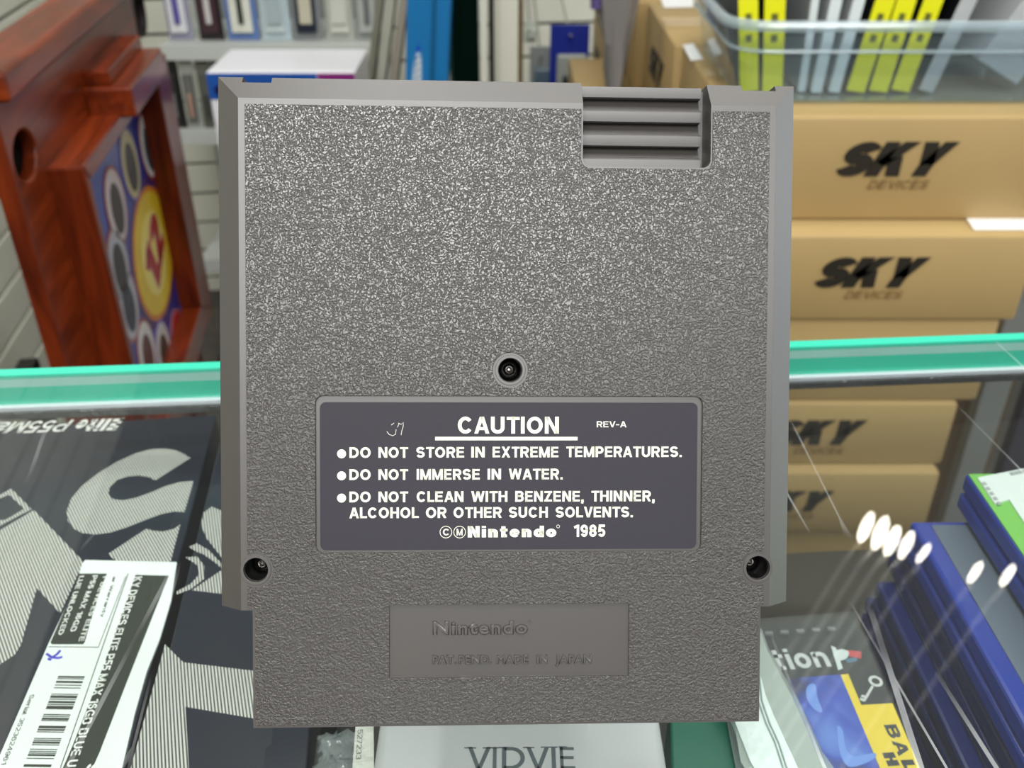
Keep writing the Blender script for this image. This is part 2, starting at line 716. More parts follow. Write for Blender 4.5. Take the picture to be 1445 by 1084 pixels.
def boolean(o, cutters, op='DIFFERENCE'):
    for c in cutters:
        md = o.modifiers.new('b', 'BOOLEAN')
        md.operation = op
        md.solver = 'EXACT'
        md.object = c
    dg = bpy.context.evaluated_depsgraph_get()
    me = bpy.data.meshes.new_from_object(o.evaluated_get(dg))
    o.modifiers.clear()
    old = o.data
    o.data = me
    for c in cutters:
        d = c.data
        bpy.data.objects.remove(c)
        bpy.data.meshes.remove(d)
    return o


def bake_bevel(o, width, seg=2, ang=30, smooth=True):
    md = o.modifiers.new('v', 'BEVEL')
    md.width = width
    md.segments = seg
    md.limit_method = 'ANGLE'
    md.angle_limit = math.radians(ang)
    md.use_clamp_overlap = True
    md.harden_normals = smooth
    if smooth:
        for p in o.data.polygons:
            p.use_smooth = True
    dg = bpy.context.evaluated_depsgraph_get()
    me = bpy.data.meshes.new_from_object(o.evaluated_get(dg))
    o.modifiers.clear()
    o.data = me
    return o


def rrect(x0, y0, x1, y1, r, n=6):
    pts = []
    for (cx, cy, a0) in ((x1 - r, y1 - r, 0), (x0 + r, y1 - r, 90), (x0 + r, y0 + r, 180), (x1 - r, y0 + r, 270)):
        for k in range(n + 1):
            a = math.radians(a0 + 90 * k / n)
            pts.append((cx + r * math.cos(a), cy + r * math.sin(a)))
    return pts


E3 = Vector((math.cos(SR), math.sin(SR), 0))    # shop's right direction
D3 = Vector((-math.sin(SR), math.cos(SR), 0))   # shop's depth direction
RS = Matrix.Rotation(SR, 3, 'Z')
UPV = Vector((0, 0, 1))

# =================================================================== ROOM
floor_m = mat('floor_vinyl', (74, 70, 66), 0.45, var=0.35, vscale=9)
plank_m = mat('plank_vinyl', (86, 82, 76), 0.45, var=0.4, vscale=14)
white_slat = mat('slat_white', (236, 236, 222), 0.35, var=0.04, vscale=3)
groove_m = mat('groove_brown', (96, 88, 70), 0.6)
ceil_m = mat('ceiling_white', (205, 205, 200), 0.8, bump=0.3, bscale=120)

mb = MB()
mb.box((0, 1.0, FLOOR_Z - 0.02), (6, 6, 0.04))
floor = setting(mb.obj('floor', floor_m))
# floor planks in the visible part of the aisle
plank_me = None
for i in range(9):
    for j in range(2):
        c = D3 * (1.05 + 0.14 * i) + E3 * (-0.75 + 0.92 * j + (0.3 if i % 2 else 0))
        if plank_me is None:
            mb = MB()
            mb.box((0, 0, 0), (0.915, 0.137, 0.003), bevel=0.0008)
            p = mb.obj('plank', plank_m, floor)
            plank_me = p.data
        else:
            p = bpy.data.objects.new('plank', plank_me)
            COL.objects.link(p)
            p.parent = floor
        p.location = (c.x, c.y, FLOOR_Z + 0.0015)
        p.rotation_euler = (0, 0, SR)

mb = MB()
mb.box((0, 1.0, CEIL_Z + 0.02), (6, 6, 0.04))
ceiling = setting(mb.obj('ceiling', ceil_m))

# left slat wall : plane at distance .64 along E3
WALLC = 0.66
mb = MB()
M = frame(E3 * -(WALLC + 0.03) + D3 * 0.9, D3, UPV)
mb.box((0, 0.3, 0), (3.6, 2.6, 0.02), M)
wl = setting(mb.obj('wall_left', groove_m))
slat_me = None
PITCHZ = 0.0762


def slats(parent, M, x0, x1, zlist, me_store, thick=0.014, mt=white_slat):
    for z in zlist:
        if me_store.get('me') is None:
            q = MB()
            q.box((0, 0, 0), (x1 - x0, 0.069, thick), bevel=0.002)
            p = q.obj('slat', mt, parent)
            me_store['me'] = p.data
        else:
            p = bpy.data.objects.new('slat', me_store['me'])
            COL.objects.link(p)
            p.parent = parent
        p.matrix_world = M @ Matrix.Translation(((x0 + x1) / 2, z, 0.0))


zref = onP(0, 70, E3 * -WALLC, E3).z
Mw = frame(E3 * -(WALLC + 0.012) + D3 * 0.0, D3, UPV)
zl = [zref + PITCHZ * k for k in range(-12, 18)]
# a post divides the panels
pp = onP(82, 20, E3 * -WALLC, E3)
dpost = pp.dot(D3)
st1, st2 = {}, {}
slats(wl, Mw, -0.3, dpost - 0.022, zl, st1)
slats(wl, Mw, dpost + 0.022, 2.35, zl, st2)
mb = MB()
mb.box((dpost, 0.3, 0.0), (0.03, 2.4, 0.01), Mw)
mb.obj('panel_joint', mat('joint_taupe', (120, 112, 92), 0.5), wl)

# back slat wall
BACKD = 2.35
mb = MB()
Mb = frame(D3 * (BACKD + 0.02), E3, UPV)
mb.box((0.4, 0.3, -0.012), (3.6, 2.6, 0.02), Mb)
wb = setting(mb.obj('wall_back', groove_m))
zref = onP(785, 10, D3 * BACKD, D3).z
st3 = {}
slats(wb, frame(D3 * (BACKD + 0.012), E3, UPV), -1.0, 2.0, [zref + PITCHZ * k for k in range(-9, 18)], st3)

# right wall with the shop window (outside the frame)
mb = MB()
for c_, s_ in (((2.32, 0.5, -0.65), (0.06, 5.0, 0.6)), ((2.32, 0.5, 1.3), (0.06, 5.0, 0.6)), ((2.32, -1.1, 0.35), (0.06, 1.8, 1.4)), ((2.32, 1.95, 0.35), (0.06, 2.1, 1.4))):
    mb.box(c_, s_)
setting(mb.obj('wall_right', mat('wall_cream', (190, 188, 178), 0.7)))
mb = MB()
mb.box((2.34, 0.35, 0.35), (0.004, 1.1, 1.4))
setting(mb.obj('window_1', mat('window_sky', (200, 215, 230), 0.3, emit=(215, 228, 240), estr=1.0)))

# ceiling lamp housings, the added panels included
lamp_body = mat('lamp_housing', (225, 225, 222), 0.4)
for i, (x, y, sx, sy, p, wh) in enumerate(LIGHTS):
    mb = MB()
    M = Matrix.Translation((x, y, CEIL_Z)) @ Matrix.Rotation(SR, 4, 'Z')
    mb.box((0, 0, -0.02), (sx + 0.04, sy + 0.04, 0.04), M, bevel=0.004)
    o = mb.obj('ceiling_lamp', lamp_body)
    tag(o, 'white ceiling light panel, ' + wh, 'ceiling lamp')

# =================================================================== COUNTER
T_G = 0.0125
gA = onZ(0, 526, 0)
gB = onZ(1445, 474, 0)
gx = (gB - gA).normalized()
gd = Vector((-gx.y, gx.x, 0))     # away from the viewer
gmid = gA + gx * ((Vector((0, 0, 0)) - gA).dot(gx))
counter = thing('display_counter', 'glass-topped shop display counter with green polished glass edge under the cartridge', 'display counter',
                (gmid.x, gmid.y, 0), Matrix((gx, gd, UPV)).transposed())
glass_m = clear_mat('counter_glass', (0.93, 0.955, 0.95), 0.012, haze=0.012, ior=1.62, scratches=True)
DEPTH = 0.50
mb = MB()
mb.box((0.0, -DEPTH / 2 - 0.0025, -T_G / 2), (1.3, DEPTH, T_G), bevel=0.0006)
mb.obj('glass_top', glass_m, counter)
teal = mat('glass_edge_green', (62, 196, 166), 0.15, spec=0.6, var=0.1, vscale=6)
pale = mat('glass_edge_pale', (160, 205, 195), 0.3, var=0.15, vscale=15)
mb = MB()
mb.box((0.0, 0.0, -0.0008), (1.3, 0.0045, 0.0016))
mb.obj('edge_arris', teal, counter)
mb = MB()
mb.box((0.0, 0.0, -0.0033), (1.3, 0.0045, 0.0034))
mb.obj('edge_band', pale, counter)
mb = MB()
mb.box((0.0, 0.0, -0.00855), (1.3, 0.0045, 0.0071))
mb.obj('edge_band', teal, counter)
mb = MB()
mb.box((0.0, -0.001, -0.0131), (1.3, 0.0065, 0.002), bevel=0.0003)
mb.obj('edge_seal', mat('seal_silver', (225, 228, 235), 0.3, metal=0.3), counter)
mb = MB()
mb.box((0.0, -0.0015, -0.0158), (1.3, 0.006, 0.0034), bevel=0.0006)
mb.obj('rear_rail', mat('rail_brushed', (105, 104, 104), 0.35, metal=0.7, var=0.5, vscale=160, bump=0.6, bscale=500), counter)
SHZ = -0.100
shelf_m = mat('shelf_dark', (46, 42, 34), 0.35, var=0.25, vscale=30)
mb = MB()
mb.box((0.0, -0.252, SHZ - 0.006), (1.3, 0.496, 0.012), bevel=0.001)
mb.obj('shelf', shelf_m, counter)
mb = MB()
mb.box((0.0, -0.26, -0.5), (1.3, 0.46, 0.78))
mb.obj('cabinet_base', mat('base_dark', (48, 45, 42), 0.5), counter)
for sx in (-0.645, 0.645):
    mb = MB()
    mb.box((sx, -0.25, -0.06), (0.008, 0.5, 0.09))
    mb.obj('end_panel', mat('end_grey', (70, 70, 70), 0.4), counter)
mb = MB()
mb.box((0, -DEPTH - 0.006, -0.35), (1.3, 0.01, 0.70))
mb.obj('front_panel', mat('end_grey2', (90, 90, 90), 0.4), counter)

# =================================================================== CARTRIDGE
TH = 0.017
Rc = Matrix(((0.999, 0.0043, 0.0444), (0.0364, 0.4982, -0.8663), (-0.0258, 0.867, 0.4976)))
Tc = Vector((-0.000858, 0.13205, CZ - 0.166663))
cart = thing('game_cartridge', 'grey plastic video game cartridge with dark caution label, leaning upright on the glass counter', 'game cartridge', Tc, Rc)
Rct = Rc.transposed()


def uv(px, py, w=0.0):
    """pixel -> (u, v) in mm on the cartridge plane at height w mm"""
    n = Vector((Rc[0][2], Rc[1][2], Rc[2][2]))
    P = onP(px, py, Tc + n * (w / 1000), n)
    q = Rct @ (P - Tc)
    return q.x * 1000, q.y * 1000


def cart_plastic(name, rough, bump, scl):
    m = bpy.data.materials.new(name)
    m.use_nodes = True
    nt = m.node_tree
    b = nt.nodes['Principled BSDF']
    b.inputs['Roughness'].default_value = rough
    b.inputs['Specular IOR Level'].default_value = 0.9
    tc = nt.nodes.new('ShaderNodeTexCoord')
    n = nt.nodes.new('ShaderNodeTexNoise')
    n.inputs['Scale'].default_value = 30
    nt.links.new(tc.outputs['Object'], n.inputs['Vector'])
    mx = nt.nodes.new('ShaderNodeMix')
    mx.data_type = 'RGBA'
    mx.inputs['A'].default_value = lin((58, 54, 51))
    mx.inputs['B'].default_value = lin((64, 60, 57))
    nt.links.new(n.outputs['Fac'], mx.inputs['Factor'])
    # faint dark handling marks
    mp = nt.nodes.new('ShaderNodeMapping')
    mp.inputs['Scale'].default_value = (1.0, 0.25, 1.0)
    nt.links.new(tc.outputs['Object'], mp.inputs['Vector'])
    n3 = nt.nodes.new('ShaderNodeTexNoise')
    n3.inputs['Scale'].default_value = 75
    n3.inputs['Detail'].default_value = 6
    nt.links.new(mp.outputs[0], n3.inputs['Vector'])
    mr = nt.nodes.new('ShaderNodeMapRange')
    mr.inputs[1].default_value = 0.66
    mr.inputs[2].default_value = 0.74
    mr.inputs[3].default_value = 0
    mr.inputs[4].default_value = 0.35
    nt.links.new(n3.outputs['Fac'], mr.inputs[0])
    mx2 = nt.nodes.new('ShaderNodeMix')
    mx2.data_type = 'RGBA'
    mx2.inputs['B'].default_value = lin((70, 62, 62))
    nt.links.new(mr.outputs[0], mx2.inputs['Factor'])
    nt.links.new(mx.outputs['Result'], mx2.inputs['A'])
    nt.links.new(mx2.outputs['Result'], b.inputs['Base Color'])
    if bump > 0:
        v = nt.nodes.new('ShaderNodeTexNoise')
        v.inputs['Scale'].default_value = scl
        v.inputs['Detail'].default_value = 2.5
        v.inputs['Roughness'].default_value = 0.55
        v.inputs['Distortion'].default_value = 0.15
        nt.links.new(tc.outputs['Object'], v.inputs['Vector'])
        r2 = nt.nodes.new('ShaderNodeMapRange')
        r2.interpolation_type = 'SMOOTHSTEP'
        r2.inputs[1].default_value = 0.38
        r2.inputs[2].default_value = 0.62
        nt.links.new(v.outputs['Fac'], r2.inputs[0])
        bp = nt.nodes.new('ShaderNodeBump')
        bp.inputs['Strength'].default_value = bump
        bp.inputs['Distance'].default_value = 0.0002
        nt.links.new(r2.outputs[0], bp.inputs['Height'])
        nt.links.new(bp.outputs['Normal'], b.inputs['Normal'])
    return m


cp_smooth = cart_plastic('cartridge_plastic', 0.40, 0, 1)
cp_tex = cart_plastic('cartridge_plastic_grained', 0.30, 0.9, 2000)

mm = 0.001
HT, VS, INS_T, INS_S = 134.3, 24.6, 5.18, 4.94
X0, X1 = -52.72, 53.24
CD = 4.0
cl = lambda u0, u1, v0, v1, w_: [Vector((u0, v0, w_)) * mm, Vector((u1, v0, w_)) * mm, Vector((u1, v1, w_)) * mm, Vector((u0, v1, w_)) * mm]
mb = MB()
W1 = 17.0
mb.loft([cl(-60 + INS_S, 60 - INS_S, VS, HT - INS_T, -W1), cl(-60, 60, VS, HT, -W1 + CD), cl(-60, 60, VS, HT, -CD),
         cl(-60 + INS_S, 60 - INS_S, VS, HT - INS_T, 0)])
shell = mb.obj('shell', cp_smooth)
mb = MB()
mb.box(Vector(((X0 + X1) / 2, 15, -W1 / 2)) * mm, Vector((X1 - X0, 30, W1 - 0.04)) * mm)
ins = mb.obj('c', None)
shell = boolean(shell, [ins], 'UNION')

# measured features (mm)
gl, gtop = uv(823, 123, 0)
gr, gbot = uv(1003, 237, 0)
gr = uv(1003, 200, 0)[0]
hc = [uv(720, 522.5, 0), uv(361, 804.5, 0), uv(1069.5, 801.5, 0)]
HR = 2.5
cut = []


def cutter(fn):
    q = MB()
    fn(q)
    c = q.obj('c', None)
    return c


cut.append(cutter(lambda q: q.prism([(x * mm, y * mm) for x, y in (rrect(gl, gbot, gr, HT + 20, 1.6))], -9 * mm, 6 * mm)))
for (u, v) in hc:
    cut.append(cutter(lambda q, u=u, v=v: q.cyl((u * mm, v * mm, -6 * mm), HR * mm, HR * mm, 16 * mm, 40)))
# notches in the top edge
for (xa, xb, ydepth) in ((343, 384, 117.5), (1046, 1093, 131.5)):
    ua = uv(xa, 112, -4)[0]
    ub = uv(xb, 112, -4)[0]
    vb = uv((xa + xb) / 2, ydepth, -3.0)[1]
    cut.append(cutter(lambda q, ua=ua, ub=ub, vb=vb: q.box(Vector(((ua + ub) / 2, vb + 5, -4 - 3.5)) * mm, Vector((ub - ua, 10, 9)) * mm)))
# label and plaque recesses
lx0, ly1 = uv(445, 559, 0)
lx1 = uv(990, 660, 0)[0]
ly0 = uv(715, 778.5, 0)[1]
ly1 = uv(715, 559, 0)[1]
px0 = uv(549.5, 905, 0)[0]
px1 = uv(887, 905, 0)[0]
py0 = uv(718, 955, 0)[1]
py1 = uv(718, 852.5, 0)[1]
cut.append(cutter(lambda q: q.prism([(x * mm, y * mm) for x, y in rrect(lx0, ly0, lx1, ly1, 1.6)], -0.45 * mm, 3 * mm)))
cut.append(cutter(lambda q: q.prism([(x * mm, y * mm) for x, y in rrect(px0, py0, px1, py1, 0.15, 2)], -0.35 * mm, 3 * mm)))
shell = boolean(shell, cut)
shell = bake_bevel(shell, 0.00035, 2, 25)
shell.parent = cart

# grained raised panel
PW0, PW1 = -0.2, 0.32
pl = [(-53.7, VS + 0.35), (-53.7, HT - INS_T - 1.25), (53.7, HT - INS_T - 1.25), (53.7, VS + 0.35), (X1 - 0.5, VS + 0.35), (X1 - 0.5, 0.5), (X0 + 0.5, 0.5), (X0 + 0.5, VS + 0.35)]
mb = MB()
mb.prism([(a * mm, b * mm) for a, b in pl], PW0 * mm, PW1 * mm)
panel = mb.obj('grained_panel', cp_tex)
cut = []
cut.append(cutter(lambda q: q.prism([(x * mm, y * mm) for x, y in rrect(gl - 0.35, gbot - 0.35, gr + 0.35, HT + 30, 1.9)], -3 * mm, 3 * mm)))
for (u, v) in hc:
    cut.append(cutter(lambda q, u=u, v=v: q.cyl((u * mm, v * mm, 0), 3.65 * mm, 3.65 * mm, 6 * mm, 48)))
cut.append(cutter(lambda q: q.prism([(x * mm, y * mm) for x, y in rrect(lx0, ly0, lx1, ly1, 1.6)], -3 * mm, 3 * mm)))
cut.append(cutter(lambda q: q.prism([(x * mm, y * mm) for x, y in rrect(px0, py0, px1, py1, 0.15, 2)], -3 * mm, 3 * mm)))
panel = boolean(panel, cut)
panel = bake_bevel(panel, 0.00022, 2, 30)
panel.parent = cart

# screw bosses and screws
boss_m = cp_smooth
screw_m = mat('screw_steel', (150, 148, 145), 0.22, metal=1.0)
well_m = mat('well_shade_black', (14, 13, 13), 0.45)  # near-black liner colour paints the shade inside the screw holes
for (u, v) in hc:
    mb = MB()
    mb.ring((u * mm, v * mm, 0), 3.15 * mm, HR * mm, -0.1 * mm, 0.18 * mm, 48)
    o = mb.obj('screw_boss', cp_smooth, cart)
    bake_bevel(o, 0.00008, 1, 30)
    mb = MB()
    mb.ring((u * mm, v * mm, 0), (HR + 0.05) * mm, (HR - 0.1) * mm, -13.5 * mm, -0.8 * mm, 40)
    mb.obj('well_shade_liner', well_m, cart, smooth=True)
    mb = MB()
    # security screw: domed flange, round head, dimple
    prof = [(0.2, -6.4), (0.4, -5.7), (0.75, -5.35), (1.05, -5.5), (1.25, -6.1), (1.3, -6.9), (1.7, -7.0), (2.05, -7.3), (2.25, -8.2), (2.25, -13.4)]
    loops = []
    for (r, z) in prof:
        loops.append([Vector((u + r * math.cos(a * math.pi / 14), v + r * math.sin(a * math.pi / 14), z)) * mm for a in range(28)])
    mb.loft(loops)
    sc_o = mb.obj('screw', screw_m, cart, smooth=True)

# finger grip ridges
gm = MB()
prof = []
ys = [(119.5, 137.5), (156, 171.5), (190, 205.5), (223.5, 240)]
WB, WR = -4.2, -6.8
poly = []
xm = 907
for k, (yb, yd) in enumerate(ys):
    vb = uv(xm, yb, WB)[1]
    vd = uv(xm, yd, WB)[1]
    if k == 0:
        vb = HT - 0.4
    poly.append((vb - 0.25, WB))
    poly.append((vb - 0.25 - 0.01, WB))
    poly.append((vd, WB - 0.35))
    poly.append((vd, WR))
    if k < 3:
        vn = uv(xm, ys[k + 1][0], WB)[1]
        poly.append((vn + 0.5, WR + 0.9))
        poly.append((vn + 0.15, WB - 0.25))
poly[-1] = (gbot - 1.0, poly[-1][1])
poly[-2] = (gbot - 1.0, WB - 0.35)
pts = [(v, w_) for v, w_ in poly] + [(gbot - 1.0, -9.5), (HT - 0.4, -9.5)]
a = [Vector((gl + 0.02, v, w_)) * mm for v, w_ in pts]
b = [Vector((gr - 1.1, v, w_)) * mm for v, w_ in pts]
gm.hull(a, b)
grip = gm.obj('finger_grip', cp_smooth, cart)
bake_bevel(grip, 0.00012, 1, 30)
mb = MB()
mb.box(Vector((gr - 0.3, (gbot + HT) / 2 - 1, -8.5)) * mm, Vector((1.6, HT - gbot + 1, 2)) * mm)
mb.obj('grip_side_step', cp_smooth, cart)

# caution label
LW = -0.22
a0 = uv(452, 568.5, LW)
la = (uv(451.5, 670, LW)[0], uv(715, 775.5, LW)[1], uv(983.5, 670, LW)[0], uv(715, 568, LW)[1])
label_m = mat('label_dark', (46, 44, 52), 0.6, spec=0.3, var=0.10, vscale=900)
mb = MB()
mb.prism([(x * mm, y * mm) for x, y in rrect(la[0], la[1], la[2], la[3], 1.25)], -0.5 * mm, LW * mm)
lab = mb.obj('caution_label', label_m, cart)
lab['label'] = 'dark charcoal caution sticker with cream lettering'
cream = mat('print_cream', (224, 224, 206), 0.5)
tx = MB()
XU, YV = Vector((1, 0, 0)), Vector((0, 1, 0))


def ltext(mbx, body, xa, xb, ybase, ycap, bold=0.03, w_=LW, thick=0.00003, shear=0.0, xdir=XU):
    u0, v0 = uv(xa, ybase, w_)
    u1, _ = uv(xb, ybase, w_)
    _, v1 = uv(xa, ycap, w_)
    add_text(mbx, body, Vector((u0, v0, w_)) * mm, XU, YV, (u1 - u0) * mm, (v1 - v0) * mm, bold, shear, thick)


# baselines are measured at the left end of each line
def lwords(words, ybase, cap, bold=0.028, slope=0.0):
    for (t, xa, xb) in words:
        ltext(tx, t, xa, xb, ybase - slope * (xa - 490), ybase - cap - slope * (xa - 490), bold)


SL = 0.0035
ltext(tx, 'CAUTION', 646, 788.5, 612, 588, 0.030)
ub0, vb0 = uv(614, 622, LW)
ub1, vb1 = uv(815, 616, LW)
tx.box(Vector(((ub0 + ub1) / 2, (vb0 + vb1) / 2 - 0.0, LW + 0.015)) * mm, Vector((ub1 - ub0, 0.72, 0.03)) * mm)
ltext(tx, 'REV-A', 842, 884, 603, 594.5, 0.02)
rows = [
    (646.3, [('DO', 493, 523), ('NOT', 534, 576), ('STORE', 587.5, 655), ('IN', 665, 684), ('EXTREME', 695, 788), ('TEMPERATURES.', 799, 962)]),
    (677.5, [('DO', 493, 523), ('NOT', 534, 576), ('IMMERSE', 588, 677), ('IN', 688, 707), ('WATER.', 718, 794)]),
    (709.0, [('DO', 493, 523), ('NOT', 534, 576), ('CLEAN', 588, 654), ('WITH', 665, 716), ('BENZENE,', 727, 824), ('THINNER,', 834.5, 924)]),
    (731.5, [('ALCOHOL', 493, 591), ('OR', 601, 630), ('OTHER', 640, 708), ('SUCH', 718, 773), ('SOLVENTS.', 784, 893)]),
]
for yb, ws in rows:
    for (t, xa, xb) in ws:
        yy = yb - SL * (xa - 490)
        ltext(tx, t, xa, xb, yy, yy - 15.2, 0.030)
for yb in (640.5, 671.5, 703):
    u, v = uv(482, yb, LW)
    tx.cyl(Vector((u, v, LW + 0.015)) * mm, 0.92 * mm, 0.92 * mm, 0.03 * mm, 28)
for (xc, ch) in ((629.2, 'C'), (648.6, 'M')):
    u, v = uv(xc, 751, LW)
    tx.ring(Vector((u, v, LW)) * mm, 1.28 * mm, 1.16 * mm, 0, 0.03 * mm, 36)
    ltext(tx, ch, xc - 4.2, xc + 4.2, 755.6, 746.3, 0.02)


# heavy rounded logo lettering drawn as outlines
def logo(mbx, xa, xb, ybase, ytop, w_, thick, bold):
    u0, v0 = uv(xa, ybase, w_)
    u1, _ = uv(xb, ybase, w_)
    _, v1 = uv(xa, ytop, w_)
    add_text(mbx, 'Nintendo', Vector((u0, v0, w_)) * mm, XU, YV, (u1 - u0) * mm, (v1 - v0) * mm, bold, 0, thick)


logo(tx, 660, 785, 758.5, 742.5, LW, 0.00003, 0.055)
ltext(tx, '1985', 809.5, 854, 757.8, 740.5, 0.030)
u, v = uv(787.5, 743, LW)
tx.ring(Vector((u, v, LW)) * mm, 0.36 * mm, 0.28 * mm, 0, 0.03 * mm, 16)
tx.obj('printed_lettering', cream, lab)
# little scuff on the label
sm = MB()
for line in ([(546, 609), (549, 613), (554, 615), (558, 613), (559, 606)], [(562, 597), (566, 599), (569, 596), (569, 602), (567, 608), (566, 614)], [(563, 598), (561, 603)], [(552, 600), (556, 597)]):
    pts = [Vector((*uv(x, y, LW), LW + 0.02)) * mm for x, y in line]
    sm.tube(pts, 0.00007, 5)
sm.obj('scuff_mark', mat('scuff_silver', (215, 210, 205), 0.3), lab)

# moulded writing
PWP = -0.35
em = MB()


def moulded(mbx, body, xa, xb, ybase, ycap, bev, h=0.2, track=1.0):
    """raised letters with sloping sides (built-in font, bevelled)"""
    u0, v0 = uv(xa, ybase, PWP)
    u1, _ = uv(xb, ybase, PWP)
    _, v1 = uv(xa, ycap, PWP)
    cap = (v1 - v0) * mm
    cu = bpy.data.curves.new('txt', 'FONT')
    cu.body = body
    cu.size = 1
    cu.resolution_u = 3
    cu.space_character = track
    cu.extrude = 0.0001
    cu.bevel_depth = bev
    cu.bevel_resolution = 1
    ob = bpy.data.objects.new('txt', cu)
    COL.objects.link(ob)
    dg = bpy.context.evaluated_depsgraph_get()
    me = bpy.data.meshes.new_from_object(ob.evaluated_get(dg))
    bpy.data.objects.remove(ob)
    bpy.data.curves.remove(cu)
    xs = [v.co.x for v in me.vertices]
    x0, x1 = min(xs), max(xs)
    caph = 0.70
    zs_ = [v.co.z for v in me.vertices]
    zt_ = max(zs_)
    for v in me.vertices:
        v.co = (u0 * mm + (v.co.x - x0) * (u1 - u0) * mm / (x1 - x0), v0 * mm + v.co.y * cap / caph, PWP * mm + v.co.z / zt_ * h * mm)
    mbx.bm.from_mesh(me)
    bpy.data.meshes.remove(me)


moulded(em, 'Nintendo', 610.5, 745, 894.5, 877.5, 0.065, 0.5, 1.14)
for (t, xa, xb) in (('PAT.', 610, 644.5), ('PEND.', 647, 694.5), ('MADE', 701, 746), ('IN', 757, 772.5), ('JAPAN', 783, 835)):
    moulded(em, t, xa, xb, 936.5 - 0.004 * (xa - 610), 924.8 - 0.004 * (xa - 610), 0.045, 0.42, 1.08)
u, v = uv(747.5, 877, PWP)
em.ring(Vector((u, v, PWP)) * mm, 0.42 * mm, 0.3 * mm, 0, 0.18 * mm, 18)
o = em.obj('moulded_lettering', cp_smooth, cart)
# wedge prop behind the cartridge (holds it up, hidden from the front)
prop = thing('wedge_prop', 'small grey wedge prop standing behind the leaning cartridge', 'display prop', (0, 0.1715, 0))
mb = MB()
sec = [(0.1495, 0.0), (0.1572, 0.0187), (0.1871, 0.0707), (0.192, 0.0707), (0.200, 0.0)]
mb.hull([Vector((-0.02, y - 0.17, z)) for y, z in sec], [Vector((0.02, y - 0.17, z)) for y, z in sec])
o = mb.obj('wedge', mat('prop_grey', (150, 150, 150), 0.4), prop)

# =================================================================== THINGS UNDER THE GLASS
def zpoly(mb, pts, z, th, origin=(0, 0, 0)):
    """polygon given in pixels, laid on the horizontal plane z"""
    o = Vector(origin)
    P = [onZ(x, y, z) - o for x, y in pts]
    return mb.prism([(p.x, p.y) for p in P], z - o.z, z - o.z + th)


def hatch_mat(name, perp, period, dark, light):
    m = bpy.data.materials.new(name)
    m.use_nodes = True
    nt = m.node_tree
    b = nt.nodes['Principled BSDF']
    b.inputs['Roughness'].default_value = 0.35
    tc = nt.nodes.new('ShaderNodeTexCoord')
    dt = nt.nodes.new('ShaderNodeVectorMath')
    dt.operation = 'DOT_PRODUCT'
    dt.inputs[1].default_value = tuple(v * 2 * math.pi / period for v in perp)
    nt.links.new(tc.outputs['Object'], dt.inputs[0])
    sn = nt.nodes.new('ShaderNodeMath')
    sn.operation = 'SINE'
    nt.links.new(dt.outputs['Value'], sn.inputs[0])
    mr = nt.nodes.new('ShaderNodeMapRange')
    mr.inputs[1].default_value = -0.45
    mr.inputs[2].default_value = 0.35
    nt.links.new(sn.outputs[0], mr.inputs[0])
    mx = nt.nodes.new('ShaderNodeMix')
    mx.data_type = 'RGBA'
    nt.links.new(mr.outputs[0], mx.inputs['Factor'])
    mx.inputs['A'].default_value = lin(dark)
    mx.inputs['B'].default_value = lin(light)
    nt.links.new(mx.outputs['Result'], b.inputs['Base Color'])
    return m


def hatch_perp(box, vp):
    d = ray(*vp)
    d.z = 0
    d = box.matrix_world.inverted().to_3x3() @ d.normalized()
    return (-d.y, d.x, 0)


ZB = -0.034
navy = mat('carton_navy', (30, 34, 46), 0.28, var=0.08, vscale=40)
side_black = mat('carton_side_black', (22, 22, 23), 0.4)
# direction of the boxes' long sides
p1 = onZ(305, 585, ZB)
p2 = onZ(176, 1084, ZB)
BL = (p1 - p2).normalized()
BR = Vector((BL.y, -BL.x, 0))
angBL = math.atan2(BL.x, BL.y)


def phone_box(name, label, corner, wid, length, ztop, h):
    """corner = rear right corner of the top; box extends left (-BR) and forward (-BL)"""
    c = corner - BR * wid / 2 - BL * length / 2
    M = Matrix((BR, BL, UPV)).transposed()
    t = thing(name, label, 'box', (c.x, c.y, ztop - h), M)
    mb = MB()
    mb.box((0, 0, h - 0.010), (wid, length, 0.020), bevel=0.0006)
    mb.obj('lid', navy, t)
    mb = MB()
    mb.box((0, 0, (h - 0.0205) / 2), (wid - 0.002, length - 0.002, h - 0.0205), bevel=0.0005)
    mb.obj('tray', side_black, t)
    return t


HB = ZB - SHZ
boxA = phone_box('phone_box', 'dark navy phone box with hatched letters and white barcode sticker, under the glass at left', p1, 0.30, 0.225, ZB, HB)
pB = onZ(322, 640, ZB)
cB = onZ(318, 590, ZB)
wB = (onZ(436, 1050, ZB) - cB).dot(BR)
boxB = phone_box('phone_box', 'dark navy phone box with hatched letters between the stickered phone box and the cartridge', cB + BR * wB, wB, 0.225, ZB, HB)


def print_on(parent, name, m, polys, z, th=0.00006):
    Mi = parent.matrix_world.inverted()
    mb = MB()
    for pts in polys:
        P = [Mi @ onZ(x, y, z) for x, y in pts]
        mb.prism([(p.x, p.y) for p in P], P[0].z, P[0].z + th)
    return mb.obj(name, m, parent)


def circ_arc(cx, cy, rx, ry, a0, a1, n=10, rot=0):
    out = []
    for k in range(n + 1):
        a = math.radians(a0 + (a1 - a0) * k / n)
        x, y = rx * math.cos(a), -ry * math.sin(a)
        c, s_ = math.cos(rot), math.sin(rot)
        out.append((cx + x * c - y * s_, cy + x * s_ + y * c))
    return out


